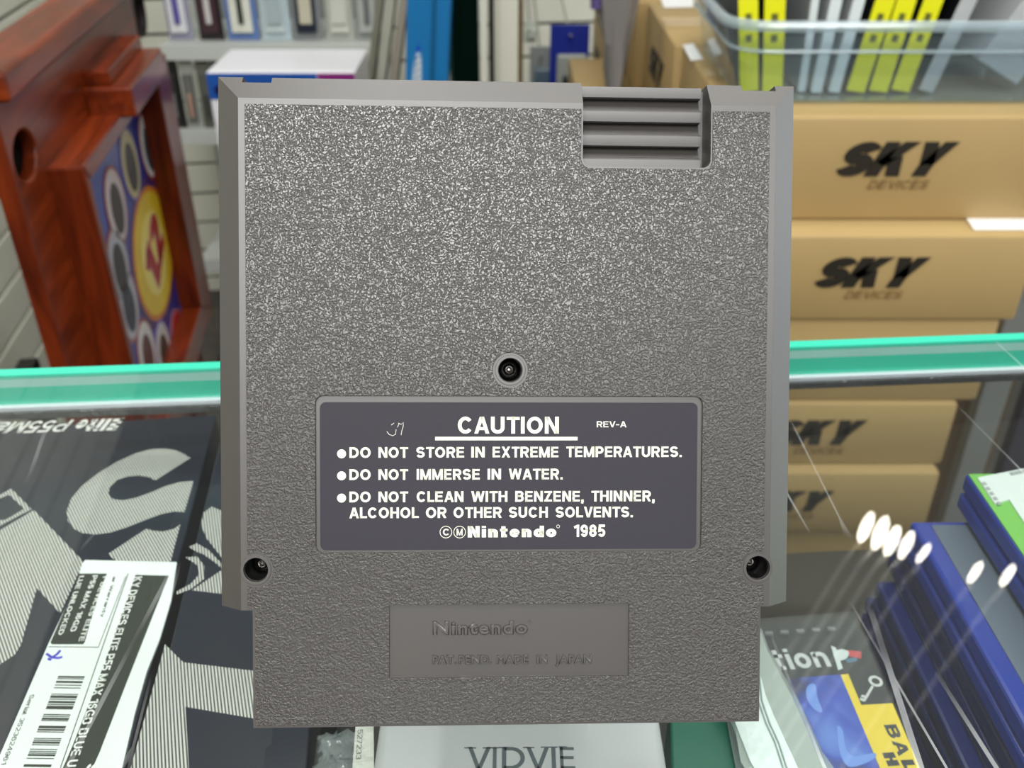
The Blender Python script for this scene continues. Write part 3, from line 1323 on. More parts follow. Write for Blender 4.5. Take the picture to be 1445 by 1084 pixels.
def smooth_poly(pts, n=3):
    """Catmull-Rom through the points (closed)"""
    out = []
    L = len(pts)
    for i in range(L):
        p0, p1_, p2_, p3 = pts[i - 1], pts[i], pts[(i + 1) % L], pts[(i + 2) % L]
        for k in range(n):
            t = k / n
            out.append(tuple(0.5 * ((2 * p1_[j]) + (-p0[j] + p2_[j]) * t + (2 * p0[j] - 5 * p1_[j] + 4 * p2_[j] - p3[j]) * t * t + (-p0[j] + 3 * p1_[j] - 3 * p2_[j] + p3[j]) * t ** 3) for j in (0, 1)))
    return out


z6 = lambda L: [(x / 3.872, 520 + y / 3.872) for x, y in L]
z7 = lambda L: [(x / 3.345, 760 + y / 3.345) for x, y in L]
S_top = z6([(1040, 490), (1000, 466), (960, 448), (900, 438), (820, 442), (740, 465), (640, 510), (540, 570), (450, 640), (390, 710), (365, 780), (370, 830), (400, 875), (450, 900), (520, 908), (600, 898), (690, 870), (790, 830), (880, 797), (950, 782), (1008, 785), (1058, 615), (980, 622), (900, 645), (820, 680), (740, 708), (670, 722), (620, 715), (592, 690), (600, 650), (640, 610), (700, 590), (760, 585), (815, 595), (850, 612)])
S_low = z6([(590, 1015), (800, 877), (840, 888), (890, 892), (950, 878), (985, 853), (925, 1085), (850, 1110), (700, 1110)])
K_ = [(-40, 760), (0, 748.6), (47.8, 720), (118, 793), (85, 866), (52, 830), (30, 909.5), (21, 924), (0, 938), (-40, 955)]
small_o = z6([(0, 690), (62, 657), (172, 770), (0, 860), (-60, 880), (-60, 850), (0, 830), (30, 828), (132, 768), (48, 690), (0, 712), (-60, 730), (-60, 715)])
hatchA = hatch_mat('hatch_left', hatch_perp(boxA, (-400, -302)), 0.00088, (74, 76, 80), (206, 204, 194))
print_on(boxA, 'hatched_lettering', hatchA, [S_top, S_low, K_, small_o], ZB)
hatchB = hatch_mat('hatch_right', hatch_perp(boxB, (170, -302)), 0.00088, (66, 68, 72), (204, 202, 192))
P1 = z7([(975, 0), (950, -60), (960, -120), (1000, -150), (1045, -130), (1060, 105), (1030, 70)])
P2 = z7([(890, 40), (930, 24), (985, 55), (1055, 128), (1055, 148), (1010, 110), (960, 75), (925, 62)])
P3 = z7([(905, 245), (1052, 146), (1052, 262)])
P4 = z7([(875, 90), (930, 85), (965, 130), (965, 190), (900, 240), (835, 265), (835, 250), (900, 215), (940, 170), (935, 130), (900, 105)])
P5 = [(233, 909.5), (258.6, 935), (375, 949), (375, 1017), (261.6, 997.7), (267.6, 1100), (180, 1100)]
print_on(boxB, 'hatched_lettering', hatchB, [P1, P2, P3, P4, P5], ZB)
# Elite P55Max, read from the other side of the counter
white_print = mat('print_white', (232, 232, 226), 0.4)


def ztext(mb, parent, body, pa, pb, pcap, z, bold=0.03, shear=0.0, th=0.00006):
    """pa = baseline start, pb = baseline end, pcap = a point on the cap line above pa (pixels)"""
    Mi = parent.matrix_world.inverted() if parent else Matrix()
    A = Mi @ onZ(*pa, z)
    B = Mi @ onZ(*pb, z)
    C = Mi @ onZ(*pcap, z)
    xd = (B - A)
    wd = xd.length
    xd.normalize()
    y = (C - A)
    yd = Vector((-xd.y, xd.x, 0))
    h = y.dot(yd)
    sgn = 1 if h > 0 else -1
    add_text(mb, body, A, xd, yd * sgn, wd, abs(h), bold, shear, th)


mb = MB()
ztext(mb, boxA, 'Elite', (176, 590.5), (112, 592.5), (173, 607), ZB, 0.055, 0.2)
ztext(mb, boxA, 'P55Max', (105, 592.5), (-22, 597), (103, 608.5), ZB, 0.015, 0.25)
mb.obj('printed_name', white_print, boxA)

# sticker with bar code on box A
ZL = ZB + 0.0009
stick_m = mat('sticker_white', (226, 230, 226), 0.45)
olive = mat('sticker_black', (52, 56, 48), 0.4)
lab_px = [(121, 793), (250, 796), (242, 850), (226, 905), (208, 950), (191, 1010), (170, 1100), (-14, 1100), (0, 1071), (69, 912), (104, 838), (117, 798)]
st = print_on(boxA, 'sticker', stick_m, [lab_px], ZB + 0.0001, 0.0008)


def sub_print(parent_box, parent, name, m, polys, z, th=0.00005):
    o = print_on(parent_box, name, m, polys, z, th)
    o.parent = parent
    return o


blk = []
blk.append(z7([(372, 166), (505, 166), (480, 225), (440, 350), (400, 490), (392, 500), (245, 500), (238, 492), (350, 235)]))
blk.append(z7([(640, 172), (797, 176), (700, 420), (590, 700), (470, 1010), (430, 1100), (290, 1100), (340, 985), (450, 705), (540, 460)]))
sub_print(boxA, st, 'black_block', olive, blk, ZL)
lines = []


def zline(p, q, wd):
    (x0, y0), (x1, y1) = p, q
    dx, dy = x1 - x0, y1 - y0
    L = math.hypot(dx, dy)
    nx, ny = -dy / L * wd / 2, dx / L * wd / 2
    return [(x0 + nx, y0 + ny), (x1 + nx, y1 + ny), (x1 - nx, y1 - ny), (x0 - nx, y0 - ny)]


for a, b, wdt in (((605, 166), (285, 1084), 4), ((593, 180), (465, 512), 3), ((465, 514), (230, 512), 3)):
    lines.append([(x / 3.345, 760 + y / 3.345) for x, y in zline(a, b, wdt)])
# bar code bars
bars = [(649, 8), (660, 3), (672, 10), (690, 3), (703, 3), (733, 4), (741, 12), (757, 4), (767, 10), (781, 5), (790, 16), (829, 5), (838, 3), (846, 10), (858, 3), (884, 12), (899, 8), (911, 4), (942, 3), (950, 5), (958, 10), (972, 3), (993, 3), (1003, 3), (1011, 4), (1018, 9), (1036, 3), (1066, 12)]
for y, h in bars:
    t = (y - 649) / (1084 - 649)
    xl = 276 + (108 - 276) * t
    xr = 401 + (238 - 401) * t
    sl = -0.0
    h = max(h, 4)
    lines.append([(x / 3.345, 760 + yy / 3.345) for x, yy in ((xl, y), (xr, y + 2), (xr - h * .4, y + 2 + h), (xl - h * .4, y + h))])
sub_print(boxA, st, 'bar_code', olive, lines, ZL)
mb = MB()
za = lambda x, y: (x / 3.345, 760 + y / 3.345)
ztext(mb, boxA, 'KY DEVICES ELITE P55 MAX 16GB BLUE U', za(636, 182), za(312, 1080), za(672, 182), ZL + 0.00006, 0.02)
ztext(mb, boxA, 'Y DEVICES ELITE', za(490, 172), za(370, 486), za(512, 172), ZL + 0.00006, 0.02)
ztext(mb, boxA, 'P55 MAX 16GB', za(438, 175), za(330, 440), za(462, 175), ZL + 0.00006, 0.02)
ztext(mb, boxA, 'LUE UNLOCKED', za(375, 178), za(272, 456), za(397, 178), ZL + 0.00006, 0.02)
ztext(mb, boxA, 'S', za(420, 1062), za(400, 1100), za(475, 1062), ZL + 0.00006, 0.04)
o = mb.obj('white_lettering', white_print, st)
mb = MB()
ztext(mb, boxA, 'Serial: 3523624961', za(143, 738), za(5, 1068), za(163, 738), ZL + 0.00006, 0.0)
ztext(mb, boxA, 'ar Warranty', za(535, 180), za(474, 372), za(549, 180), ZL + 0.00006, 0.01)
mb.obj('black_lettering', olive, st)['kind'] = 'stuff'
mb = MB()
Mi = boxA.matrix_world.inverted()
for L in ([(220, 545), (245, 562), (268, 548), (284, 530)], [(247, 562), (275, 565), (294, 560)], [(228, 568), (240, 574)]):
    mb.tube([Mi @ (onZ(*za(*p), ZL + 0.0001)) for p in L], 0.00035, 5)
mb.obj('pen_mark', mat('ink_blue', (78, 70, 190), 0.5), st)

# white VIDVIE box below the cartridge
ZV = -0.022
v0 = onZ(529, 1060, ZV)
v1 = onZ(938, 1055, ZV)
wv_ = v1.x - v0.x
cy = v0.y
vb = thing('charger_box', 'white rounded accessory box with grey serif lettering, under the glass directly below the cartridge', 'box',
           ((v0.x + v1.x) / 2, cy - 0.018, SHZ))
hv = ZV - SHZ
white_gloss = mat('box_white_gloss', (205, 205, 205), 0.25, var=0.02, vscale=20)
mb = MB()
out = rrect(-wv_ / 2, -0.075, wv_ / 2, 0.036, 0.006)
mb.prism(out, 0, hv)
o = mb.obj('carton', white_gloss, vb)
bake_bevel(o, 0.0025, 4, 50)
mb = MB()
for ch, xa, xb in (('V', 659, 692), ('I', 695, 700.5), ('D', 708, 741), ('V', 743, 776), ('I', 779, 785), ('E', 791, 812)):
    ztext(mb, vb, ch, (xa, 1086), (xb, 1086), (xa, 1054.5), ZV, 0.015)
# serifs
for (xa, xb, y) in ((655, 672, 1055), (681, 692, 1055), (692, 703, 1055), (703, 716, 1054.5), (738, 754, 1054.5), (763, 775, 1054), (775, 787, 1054), (788, 800, 1053.5)):
    P = [vb.matrix_world.inverted() @ onZ(x, yy, ZV) for x, yy in ((xa, y), (xb, y), (xb, y + 1.6), (xa, y + 1.6))]
    mb.prism([(p.x, p.y) for p in P], P[0].z, P[0].z + 0.00006)
mb.obj('printed_name', mat('print_slate', (98, 108, 110), 0.4), vb)

# crumpled plastic wrap with number strip, left of the VIDVIE box
film = clear_mat('clear_film', (0.9, 0.92, 0.92), 0.12, haze=0.28, haze_rgb=(200, 205, 205), ior=1.5)


def crumpled(px_poly, z, h, name, label, cat, m, seed, amp=0.002, n=14, zbase=None):
    """crumpled sheet/bag over a pixel quad (4 corners: TL,TR,BR,BL) as closed thin pillow"""
    rnd = random.Random(seed)
    P = [onZ(x, y, z) for x, y in px_poly]
    c = sum(P, Vector()) / 4
    base = zbase if zbase is not None else z - h
    t = thing(name, label, cat, (c.x, c.y, base))
    bm = bmesh.new()
    g = {}
    for s_ in (0, 1):
        for i in range(n + 1):
            for j in range(n + 1):
                a, b = i / n, j / n
                p = (P[0] * (1 - a) + P[1] * a) * (1 - b) + (P[3] * (1 - a) + P[2] * a) * b
                edge = min(a, 1 - a, b, 1 - b)
                k = min(1, edge * 5) ** 0.5
                zz = (z - h / 2) + (h / 2 * k + rnd.uniform(-amp, amp) * k) * (1 if s_ else -1)
                ox = rnd.uniform(-amp, amp) * 0.6
                oy = rnd.uniform(-amp, amp) * 0.6
                if edge == 0 and s_ == 1:
                    g[(s_, i, j)] = g[(0, i, j)]
                    continue
                g[(s_, i, j)] = bm.verts.new((p.x + ox - c.x, p.y + oy - c.y, zz - base))
    for s_ in (0, 1):
        for i in range(n):
            for j in range(n):
                q = [g[(s_, i, j)], g[(s_, i + 1, j)], g[(s_, i + 1, j + 1)], g[(s_, i, j + 1)]]
                if s_ == 0:
                    q.reverse()
                bm.faces.new(q)
    mb = MB()
    mb.bm.free()
    mb.bm = bm
    o = mb.obj('film', m, t)
    for p in o.data.polygons:
        p.use_smooth = True
    return t


# sealed accessory with number strip
zs = -0.030
wpx = [(446, 1026), (526, 1024), (526, 1100), (440, 1100)]
wrapb = crumpled(wpx, zs, 0.006, 'plastic_sleeve', 'crumpled clear plastic sleeve with a white number strip, left of the white rounded box', 'plastic sleeve', film, 3, 0.0015, 12, SHZ)
mb = MB()
Mi = wrapb.matrix_world.inverted()
P = [Mi @ onZ(x, y, zs - 0.004) for x, y in ((446, 1034), (524, 1030), (524, 1100), (440, 1100))]
mb.prism([(p.x, p.y) for p in P], 0.0, zs - 0.006 - SHZ)
mb.obj('black_insert', mat('insert_black', (52, 52, 50), 0.5, var=0.3, vscale=120), wrapb)
mb = MB()
P = [Mi @ onZ(x, y, zs + 0.002) for x, y in ((502, 1022), (527, 1022), (528, 1100), (496, 1100))]
mb.prism([(p.x, p.y) for p in P], P[0].z - 0.0006, P[0].z)
strip = mb.obj('number_strip', mat('strip_white', (225, 225, 215), 0.4, bump=0.8, bscale=300), wrapb)
mb = MB()
ztext(mb, wrapb, '527233', (505, 1030), (502, 1072), (512, 1030), zs + 0.00205, 0.0)
o = mb.obj('strip_digits', mat('print_grey', (110, 112, 108), 0.5), wrapb)
o.parent = strip

# green box to the right of the VIDVIE box, in front of a cloudy plastic bag
zg = -0.036
gb = [(944, 1000), (1022, 995), (1042, 1100), (948, 1104)]
P = [onZ(x, y, zg) for x, y in gb]
c = sum(P, Vector()) / 4
t = thing('green_box', 'dark green box under the glass to the right of the white rounded box', 'box', (c.x, c.y, SHZ))
mb = MB()
mb.prism([(p.x - c.x, p.y - c.y) for p in P], 0, zg - SHZ)
o = mb.obj('carton', mat('box_green', (18, 98, 76), 0.35, var=0.15, vscale=60), t)
bake_bevel(o, 0.001, 2, 40)
mb = MB()
Mi = t.matrix_world.inverted()
Q = [Mi @ onZ(x, y, zg) for x, y in ((1022, 996), (1046, 994), (1066, 1100), (1042, 1100))]
mb.prism([(p.x, p.y) for p in Q], 0.0, zg - SHZ - 0.0005)
mb.obj('grey_spine', mat('spine_grey', (135, 148, 146), 0.4), t)

zp = -0.030
bag_m = mat('bag_white', (214, 224, 220), 0.3, var=0.06, vscale=50, bump=0.4, bscale=150)
bq = [(1010, 905), (1075, 900), (1150, 1100), (1040, 1100)]
P = [onZ(x, y, zp) for x, y in bq]
c = sum(P, Vector()) / 4
bag = thing('plastic_clamshell', 'pale cloudy plastic clamshell pack between the cartridge and the blue game case', 'plastic pack', (c.x, c.y, SHZ))
Mi = bag.matrix_world.inverted()
outer = smooth_poly([(1000, 880), (1066, 880), (1085, 915), (1105, 950), (1125, 985), (1142, 1020), (1160, 1060), (1176, 1100), (1060, 1104), (1030, 1000)], 3)
inner = smooth_poly([(1010, 955), (1066, 948), (1080, 980), (1092, 1010), (1108, 1045), (1128, 1100), (1075, 1102), (1030, 1000)], 3)


def pxloop(L, z):
    return [Mi @ onZ(x, y, z) for x, y in L]


cloud = clear_mat('cloudy_plastic', (0.88, 0.93, 0.92), 0.15, haze=0.55, haze_rgb=(205, 214, 206))
mb = MB()
lo = [Vector((p.x, p.y, 0)) for p in pxloop(outer, zp - 0.01)]
mid = pxloop(outer, zp - 0.008)
inr = [p * 1 for p in pxloop([((x - 1080) * 0.9 + 1078, (y - 1000) * 0.96 + 1000) for x, y in outer], zp)]
mb.loft([lo, mid, inr])
mb.obj('shell', cloud, bag, smooth=True)
mb = MB()
pi_ = pxloop(inner, zp + 0.0012)
mb.prism([(p.x, p.y) for p in pi_], pi_[0].z - 0.003, pi_[0].z)
mb.obj('white_insert', bag_m, bag)
mb = MB()
for dx in (4, 9):
    mb.tube([p + Vector((0, 0, 0.0002)) for p in pxloop([(1062 + dx, 950), (1066 + dx, 990), (1077 + dx, 1022), (1090 + dx, 1050), (1106 + dx, 1100)], zp + 0.0012)], 0.00025, 5)
mb.obj('moulded_ridge', mat('ridge_grey', (150, 165, 160), 0.3), bag)

# jewel case with blue cover
ZC = -0.052
tc_px = [(1040, 875.5), (1206, 863), (1305, 1100), (1085, 1118)]
P = [onZ(x, y, ZC) for x, y in tc_px]
c = sum(P, Vector()) / 4
case = thing('game_jewel_case', 'clear jewel case with blue cover, yellow strip and key symbol under the glass', 'game case', (c.x, c.y, SHZ))
Mi = case.matrix_world.inverted()


def czpoly(L, z, th):
    P = [Mi @ onZ(x, y, z) for x, y in L]
    mb = MB()
    mb.prism([(p.x, p.y) for p in P], P[0].z, P[0].z + th)
    return mb


mb = czpoly(tc_px, ZC, 0.0)if False else MB()
P = [Mi @ onZ(x, y, ZC) for x, y in tc_px]
mb.prism([(p.x, p.y) for p in P], 0.0, P[0].z - 0.0035)
o = mb.obj('tray', mat('tray_black', (34, 34, 34), 0.35), case)
jew = clear_mat('jewel_plastic', (0.96, 0.965, 0.965), 0.03, haze=0.035)
mb = MB()
mb.prism([(p.x, p.y) for p in P], P[0].z - 0.0012, P[0].z)
o = mb.obj('clear_lid', jew, case)
zi = ZC - 0.0022
czpoly([(1040, 915), (1222, 898), (1310, 1108), (1088, 1122)], zi - 0.0008, 0.0008).obj('booklet', mat('booklet_black', (26, 26, 28), 0.4), case)
art = mat('cover_blue', (48, 74, 190), 0.35)
nt = art.node_tree
b = nt.nodes['Principled BSDF']
tcn = nt.nodes.new('ShaderNodeTexCoord')
nz = nt.nodes.new('ShaderNodeTexNoise')
nz.inputs['Scale'].default_value = 42
nz.inputs['Detail'].default_value = 2
nz.inputs['Distortion'].default_value = 1.2
nt.links.new(tcn.outputs['Object'], nz.inputs['Vector'])
cr = nt.nodes.new('ShaderNodeValToRGB')
cr.color_ramp.elements[0].position = 0.32
cr.color_ramp.elements[0].color = lin((22, 26, 84))
cr.color_ramp.elements[1].position = 0.72
cr.color_ramp.elements[1].color = lin((120, 165, 235))
e = cr.color_ramp.elements.new(0.52)
e.color = lin((42, 74, 188))
nt.links.new(nz.outputs['Fac'], cr.inputs[0])
nt.links.new(cr.outputs[0], b.inputs['Base Color'])
z3 = lambda L: [(1060 + x / 4.442, 840 + y / 4.442) for x, y in L]
czpoly(z3([(100, 548), (200, 527), (565, 497), (830, 1150), (150, 1180)]), zi, 0.00006).obj('cover_art', art, case)
czpoly(z3([(560, 500), (608, 495), (690, 690), (885, 678), (1085, 1150), (835, 1150)]), zi + 0.00001, 0.00007).obj('yellow_strip', mat('strip_yellow', (240, 208, 30), 0.4), case)
light_art = mat('art_light_blue', (110, 150, 228), 0.35)
czpoly(smooth_poly(z3([(345, 590), (375, 555), (405, 570), (415, 640), (445, 720), (430, 735), (385, 705), (350, 650)]), 3), zi + 0.0001, 0.00003).obj('art_patch', light_art, case)
czpoly(smooth_poly(z3([(540, 820), (575, 850), (590, 950), (640, 1010), (770, 990), (775, 1020), (700, 1060), (610, 1075), (560, 1000), (545, 900)]), 3), zi + 0.0001, 0.00003).obj('art_patch', light_art, case)
mb = MB()
ztext(mb, case, 'tion', z3([(158, 473)])[0], z3([(505, 446)])[0], z3([(140, 343)])[0], zi + 0.00004, 0.025, th=0.00008)
mb.obj('title_lettering', mat('print_silver', (205, 207, 205), 0.35), case)
# emblem beside the title: upright P over flat S
mb = MB()
mb.bm.free()
mb = czpoly(z3([(500, 318), (530, 330), (575, 460), (545, 470)]), zi + 0.00004, 0.00008)
mb.obj('emblem_upright', mat('emblem_white', (215, 222, 220), 0.4), case)
czpoly(smooth_poly(z3([(515, 365), (560, 340), (610, 355), (600, 395), (560, 410), (530, 400)]), 3), zi + 0.00004, 0.0001).obj('emblem_bowl', MATS['emblem_white'], case)
czpoly(z3([(600, 345), (690, 355), (690, 398), (615, 385)]), zi + 0.00004, 0.00008).obj('emblem_stroke', mat('emblem_red', (200, 60, 66), 0.4), case)
czpoly(z3([(590, 400), (655, 392), (670, 410), (600, 425)]), zi + 0.00004, 0.00008).obj('emblem_stroke', mat('emblem_blue', (60, 110, 140), 0.4), case)
# key
mb = MB()
kc = Mi @ onZ(*z3([(780, 540)])[0], zi + 0.00008)
mb.ring(kc, 0.0021, 0.0012, 0, 0.0001, 24)
for a, b2, wdt in (((762, 570), (708, 662), 17), ((722, 640), (690, 632), 14), ((712, 662), (682, 650), 14)):
    Q = [Mi @ onZ(x, y, zi + 0.00008) for x, y in z3(zline(a, b2, wdt))]
    mb.prism([(p.x, p.y) for p in Q], Q[0].z, Q[0].z + 0.0001)
mb.obj('key_symbol', mat('key_white', (215, 215, 210), 0.4), case)
# BA H lettering, reading downwards
mb = MB()
ztext(mb, case, 'BA', z3([(830, 815)])[0], z3([(925, 1010)])[0], z3([(905, 806)])[0], zi + 0.00009, 0.033)
ztext(mb, case, 'L', z3([(935, 1035)])[0], z3([(965, 1100)])[0], z3([(1010, 1026)])[0], zi + 0.00009, 0.08)
ztext(mb, case, 'HO', z3([(820, 990)])[0], z3([(915, 1190)])[0], z3([(890, 980)])[0], zi + 0.00009, 0.08)
mb.obj('strip_lettering', mat('print_black', (20, 20, 20), 0.4), case)
# hinge pins of the lid
mb = MB()
for k in range(5):
    q = Mi @ onZ(1085 + 22 * k, 894 - 1.6 * k, ZC - 0.002)
    mb.box(q, (0.0026, 0.0012, 0.001), bevel=0.0002)
o = mb.obj('hinge_teeth', mat('teeth_grey', (120, 120, 118), 0.3), case)
o['kind'] = 'stuff'

# stack of blue game cases
caseblue = mat('case_blue', (30, 52, 140), 0.22, var=0.12, vscale=40, spec=0.6)
case_navy = mat('case_navy', (20, 30, 84), 0.25, var=0.15, vscale=40, spec=0.5)
case_dark = mat('case_gap_dark', (14, 18, 30), 0.4)
green_c = mat('cover_green', (112, 178, 80), 0.4)
coverw = mat('cover_white', (208, 214, 210), 0.4)
ZT = -0.0165
e1 = onZ(1362, 667, ZT)
e2 = onZ(1450, 797, ZT)
LD = (e2 - e1).normalized()     # towards the viewer along the left edge
WD = Vector((-LD.y, LD.x, 0))   # to the right
if WD.x < 0:
    WD = -WD
RB = Matrix((WD, -LD, UPV)).transposed()
offs = [(0.0, 0.0), (-0.017, 0.006), (-0.016, -0.004), (-0.021, 0.002), (-0.019, -0.006)]
th = 0.0145
labs = ['blue game case with green and white cover, topmost of the stack under glass',
        'blue game case second from the top of the stack, just below the green-covered one',
        'dark blue game case in the middle of the stack under the glass',
        'dark blue game case second from the bottom of the stack under the glass',
        'dark blue game case at the bottom of the stack under the glass']
for k, (dx, dy) in enumerate(offs):
    zt = ZT - k * (th + 0.0008)
    L_, W_ = 0.190, 0.135
    c = e1 + LD * (L_ / 2 + dy) + WD * (W_ / 2 + dx)
    zb = zt - th
    t = thing('game_case', labs[k], 'game case', (c.x, c.y, zb), RB, 'stacked blue game cases')
    mb = MB()
    mb.box((0, 0, th * 0.25), (W_, L_, th * 0.42), bevel=0.0012)
    mb.obj('bottom_shell', caseblue if k < 2 else case_navy, t)
    mb = MB()
    mb.box((0, 0, th * 0.76), (W_, L_, th * 0.44), bevel=0.0012)
    mb.obj('top_shell', caseblue if k < 2 else case_navy, t)
    mb = MB()
    mb.box((0.001, 0, th * 0.5), (W_ - 0.004, L_ - 0.004, th * 0.2))
    mb.obj('inner_tray', case_dark, t)
    mb = MB()
    mb.box((0.003 if k else 0.0, 0.0, th * 0.98 + 0.0001), (W_ - (0.006 if k else 0.0016), L_ - (0.005 if k else 0.0016), 0.0004))
    sl = mb.obj('cover_sheet', green_c if k == 0 else mat('cover_grey', (90, 98, 110), 0.4), t)
    if k == 0:
        Mi0 = t.matrix_world.inverted()
        mb = MB()
        zz1 = [(1379, 675), (1445, 662), (1560, 646), (1720, 830), (1580, 940), (1445, 738), (1424, 706), (1404, 712)]
        P = [Mi0 @ onZ(x, y, ZT + 0.0002) for x, y in zz1]
        mb.prism([(p.x, p.y) for p in P], P[0].z - 0.0003, P[0].z + 0.0003)
        o = mb.obj('white_panel', coverw, t)
        o.parent = sl
        mb = MB()
        for i in range(5):
            for (x, y) in ((1385 + 5.2 * i, 681 + 7.0 * i), (1424 + 6 * i, 667 - 1.2 * i)):
                P = [Mi0 @ onZ(x + a, y + b2, ZT + 0.0006) for a, b2 in ((0, 0), (5, -1), (8, 3.2), (3, 4.2))]
                mb.prism([(p.x, p.y) for p in P], P[0].z, P[0].z + 0.0001)
        o = mb.obj('grey_print', mat('print_midgrey', (150, 156, 152), 0.5), t)
        o.parent = sl
# what the stack stands on
zb_last = ZT - len(offs) * (th + 0.0008) + 0.0008
c = e1 + LD * 0.095 + WD * 0.055
mb = MB()
mb.box((c.x, c.y, (zb_last + SHZ) / 2), (0.14, 0.14, zb_last - SHZ)) if zb_last - SHZ > 0.002 else None
if zb_last - SHZ > 0.002:
    o = mb.obj('black_case', mat('plinth_black', (20, 20, 24), 0.4))
    tag(o, 'flat black case lying under the stack of blue game cases', 'case')

# =================================================================== CARTONS BEHIND THE COUNTER
def cardboard(name, rgb):
    return mat(name, rgb, 0.55, var=0.10, vscale=7, bump=0.25, bscale=60, spec=0.35)


kraft = cardboard('kraft', (172, 146, 98))
kraft_d = mat('kraft_dark', (120, 92, 50), 0.7)
ink = mat('ink_black', (34, 28, 18), 0.6)
ink_soft = mat('ink_soft', (128, 100, 60), 0.6)
tape_m = mat('packing_tape', (186, 156, 104), 0.15, spec=0.7)


def sky_logo(parent, Yf, xa, xb, ytop, ybase, name='printed_logo'):
    """SKY / DEVICES printed on a face at world Y = Yf (pixel extents)"""
    Mi = parent.matrix_world.inverted()

    def P(x, y):
        return Mi @ onY(x, y, Yf - 0.0005)
    A = P(xa, ybase)
    B = P(xb, ybase)
    C = P(xa, ytop)
    W = (B - A).length
    H = (C - A).z
    xd = Vector((1, 0, 0))
    zd = Vector((0, 0, 1))
    mb = MB()
    add_text(mb, 'SKY', A, xd, zd, W, H, 0.08, 0.36, 0.0003, gap=-0.02)
    mb.obj(name, ink, parent)
    mb = MB()
    A2 = P(xa + (xb - xa) * 0.27, ybase + (ybase - ytop) * 0.36)
    B2 = P(xa + (xb - xa) * 0.80, ybase + (ybase - ytop) * 0.36)
    add_text(mb, 'DEVICES', A2, xd, zd, (B2 - A2).length, H * 0.26, 0.02, 0.3, 0.0003)
    mb.obj('printed_subtitle', ink_soft, parent)


def carton(label, x0, x1, y0, y1, z0, z1, group='kraft cartons behind the counter', crease=True):
    cx, cy_ = (x0 + x1) / 2, (y0 + y1) / 2
    t = thing('carton', label, 'carton', (cx, cy_, z0), None, group)
    a, b, h = (x1 - x0), (y1 - y0), z1 - z0
    mb = MB()
    mb.box((0, 0, h / 2), (a, b, h), bevel=0.004)
    o = mb.obj('box_body', kraft, t, smooth=True)
    mb = MB()
    mb.box((0, 0, h + 0.0003), (0.002 + a * 0.98, 0.05, 0.0006))
    mb.obj('tape', tape_m, t)
    mb = MB()
    mb.box((0, -0.004, h - 0.0002), (a * 0.99, 0.0016, 0.0016))
    mb.obj('flap_seam', kraft_d, t)
    return t


z1t = onY(1200, 165, 0.78).z
z1b = onY(1200, 311, 0.78).z
XL = 0.178
c1 = carton('brown carton printed in black, topmost of the right stack, right under the clear plastic bin', XL, 0.80, 0.78, 1.03, z1b, z1t)
sky_logo(c1, 0.78, 1178, 1343, 200, 249)
z2t = z1b - 0.0005
Y2 = (z2t - CZ) / ((onY(1200, 333, 1).z - CZ))
z2b = onY(1200, 453, Y2).z
x2r = onY(1437, 440, Y2).x
c2 = carton('brown carton printed in black, directly below the top carton of the right stack', XL - 0.03, x2r, Y2, Y2 + 0.25, z2b, z2t)
sky_logo(c2, Y2, 1148, 1304, 363, 406)
z3t = z2b - 0.0005
Y3 = Y2 + 0.004
z3b = onY(1200, 566, Y3).z
c3 = carton('brown carton third from the top of the right stack, at the green glass edge', XL - 0.03, x2r - 0.01, Y3, Y3 + 0.25, z3b, z3t)
z4t = z3b - 0.0005
Y4 = Y3 - 0.004
z4b = onY(1200, 656, Y4).z
xr4 = onY(1322, 655, Y4).x
c4 = carton('brown carton seen through the glass, fourth from the top of the right stack', XL - 0.04, xr4 + 0.005, Y4, Y4 + 0.25, z4b, z4t)
sky_logo(c4, Y4, 1082, 1217, 593, 628)
z5t = z4b - 0.0005
Y5 = (z5t - CZ) / ((onY(1200, 668, 1).z - CZ))
z5b = onY(1200, 752, Y5).z
c5 = carton('brown carton seen through the glass, fifth from the top of the right stack', XL - 0.04, xr4, Y5, Y5 + 0.25, z5b, z5t)
sky_logo(c5, Y5, 1052, 1172, 693, 722)
c6 = carton('lowest carton of the right stack, deep in shade near the floor', XL - 0.03, xr4 - 0.01, Y5 + 0.01, Y5 + 0.26, FLOOR_Z, z5b - 0.0005)

# paper slip on the ledge of carton 2
P = [onZ(x, y, z2t) for x, y in ((1363, 311), (1460, 310), (1460, 326), (1374, 326))]
c = sum(P, Vector()) / 4
t = MB()
t.prism([(p.x - c.x, p.y - c.y) for p in P], 0, 0.0012)
o = t.obj('paper_slip', mat('paper_white', (246, 246, 246), 0.3), None, loc=(c.x, c.y, z2t + 0.0007))
tag(o, 'white paper slip lying on the ledge between the two upper cartons', 'paper')

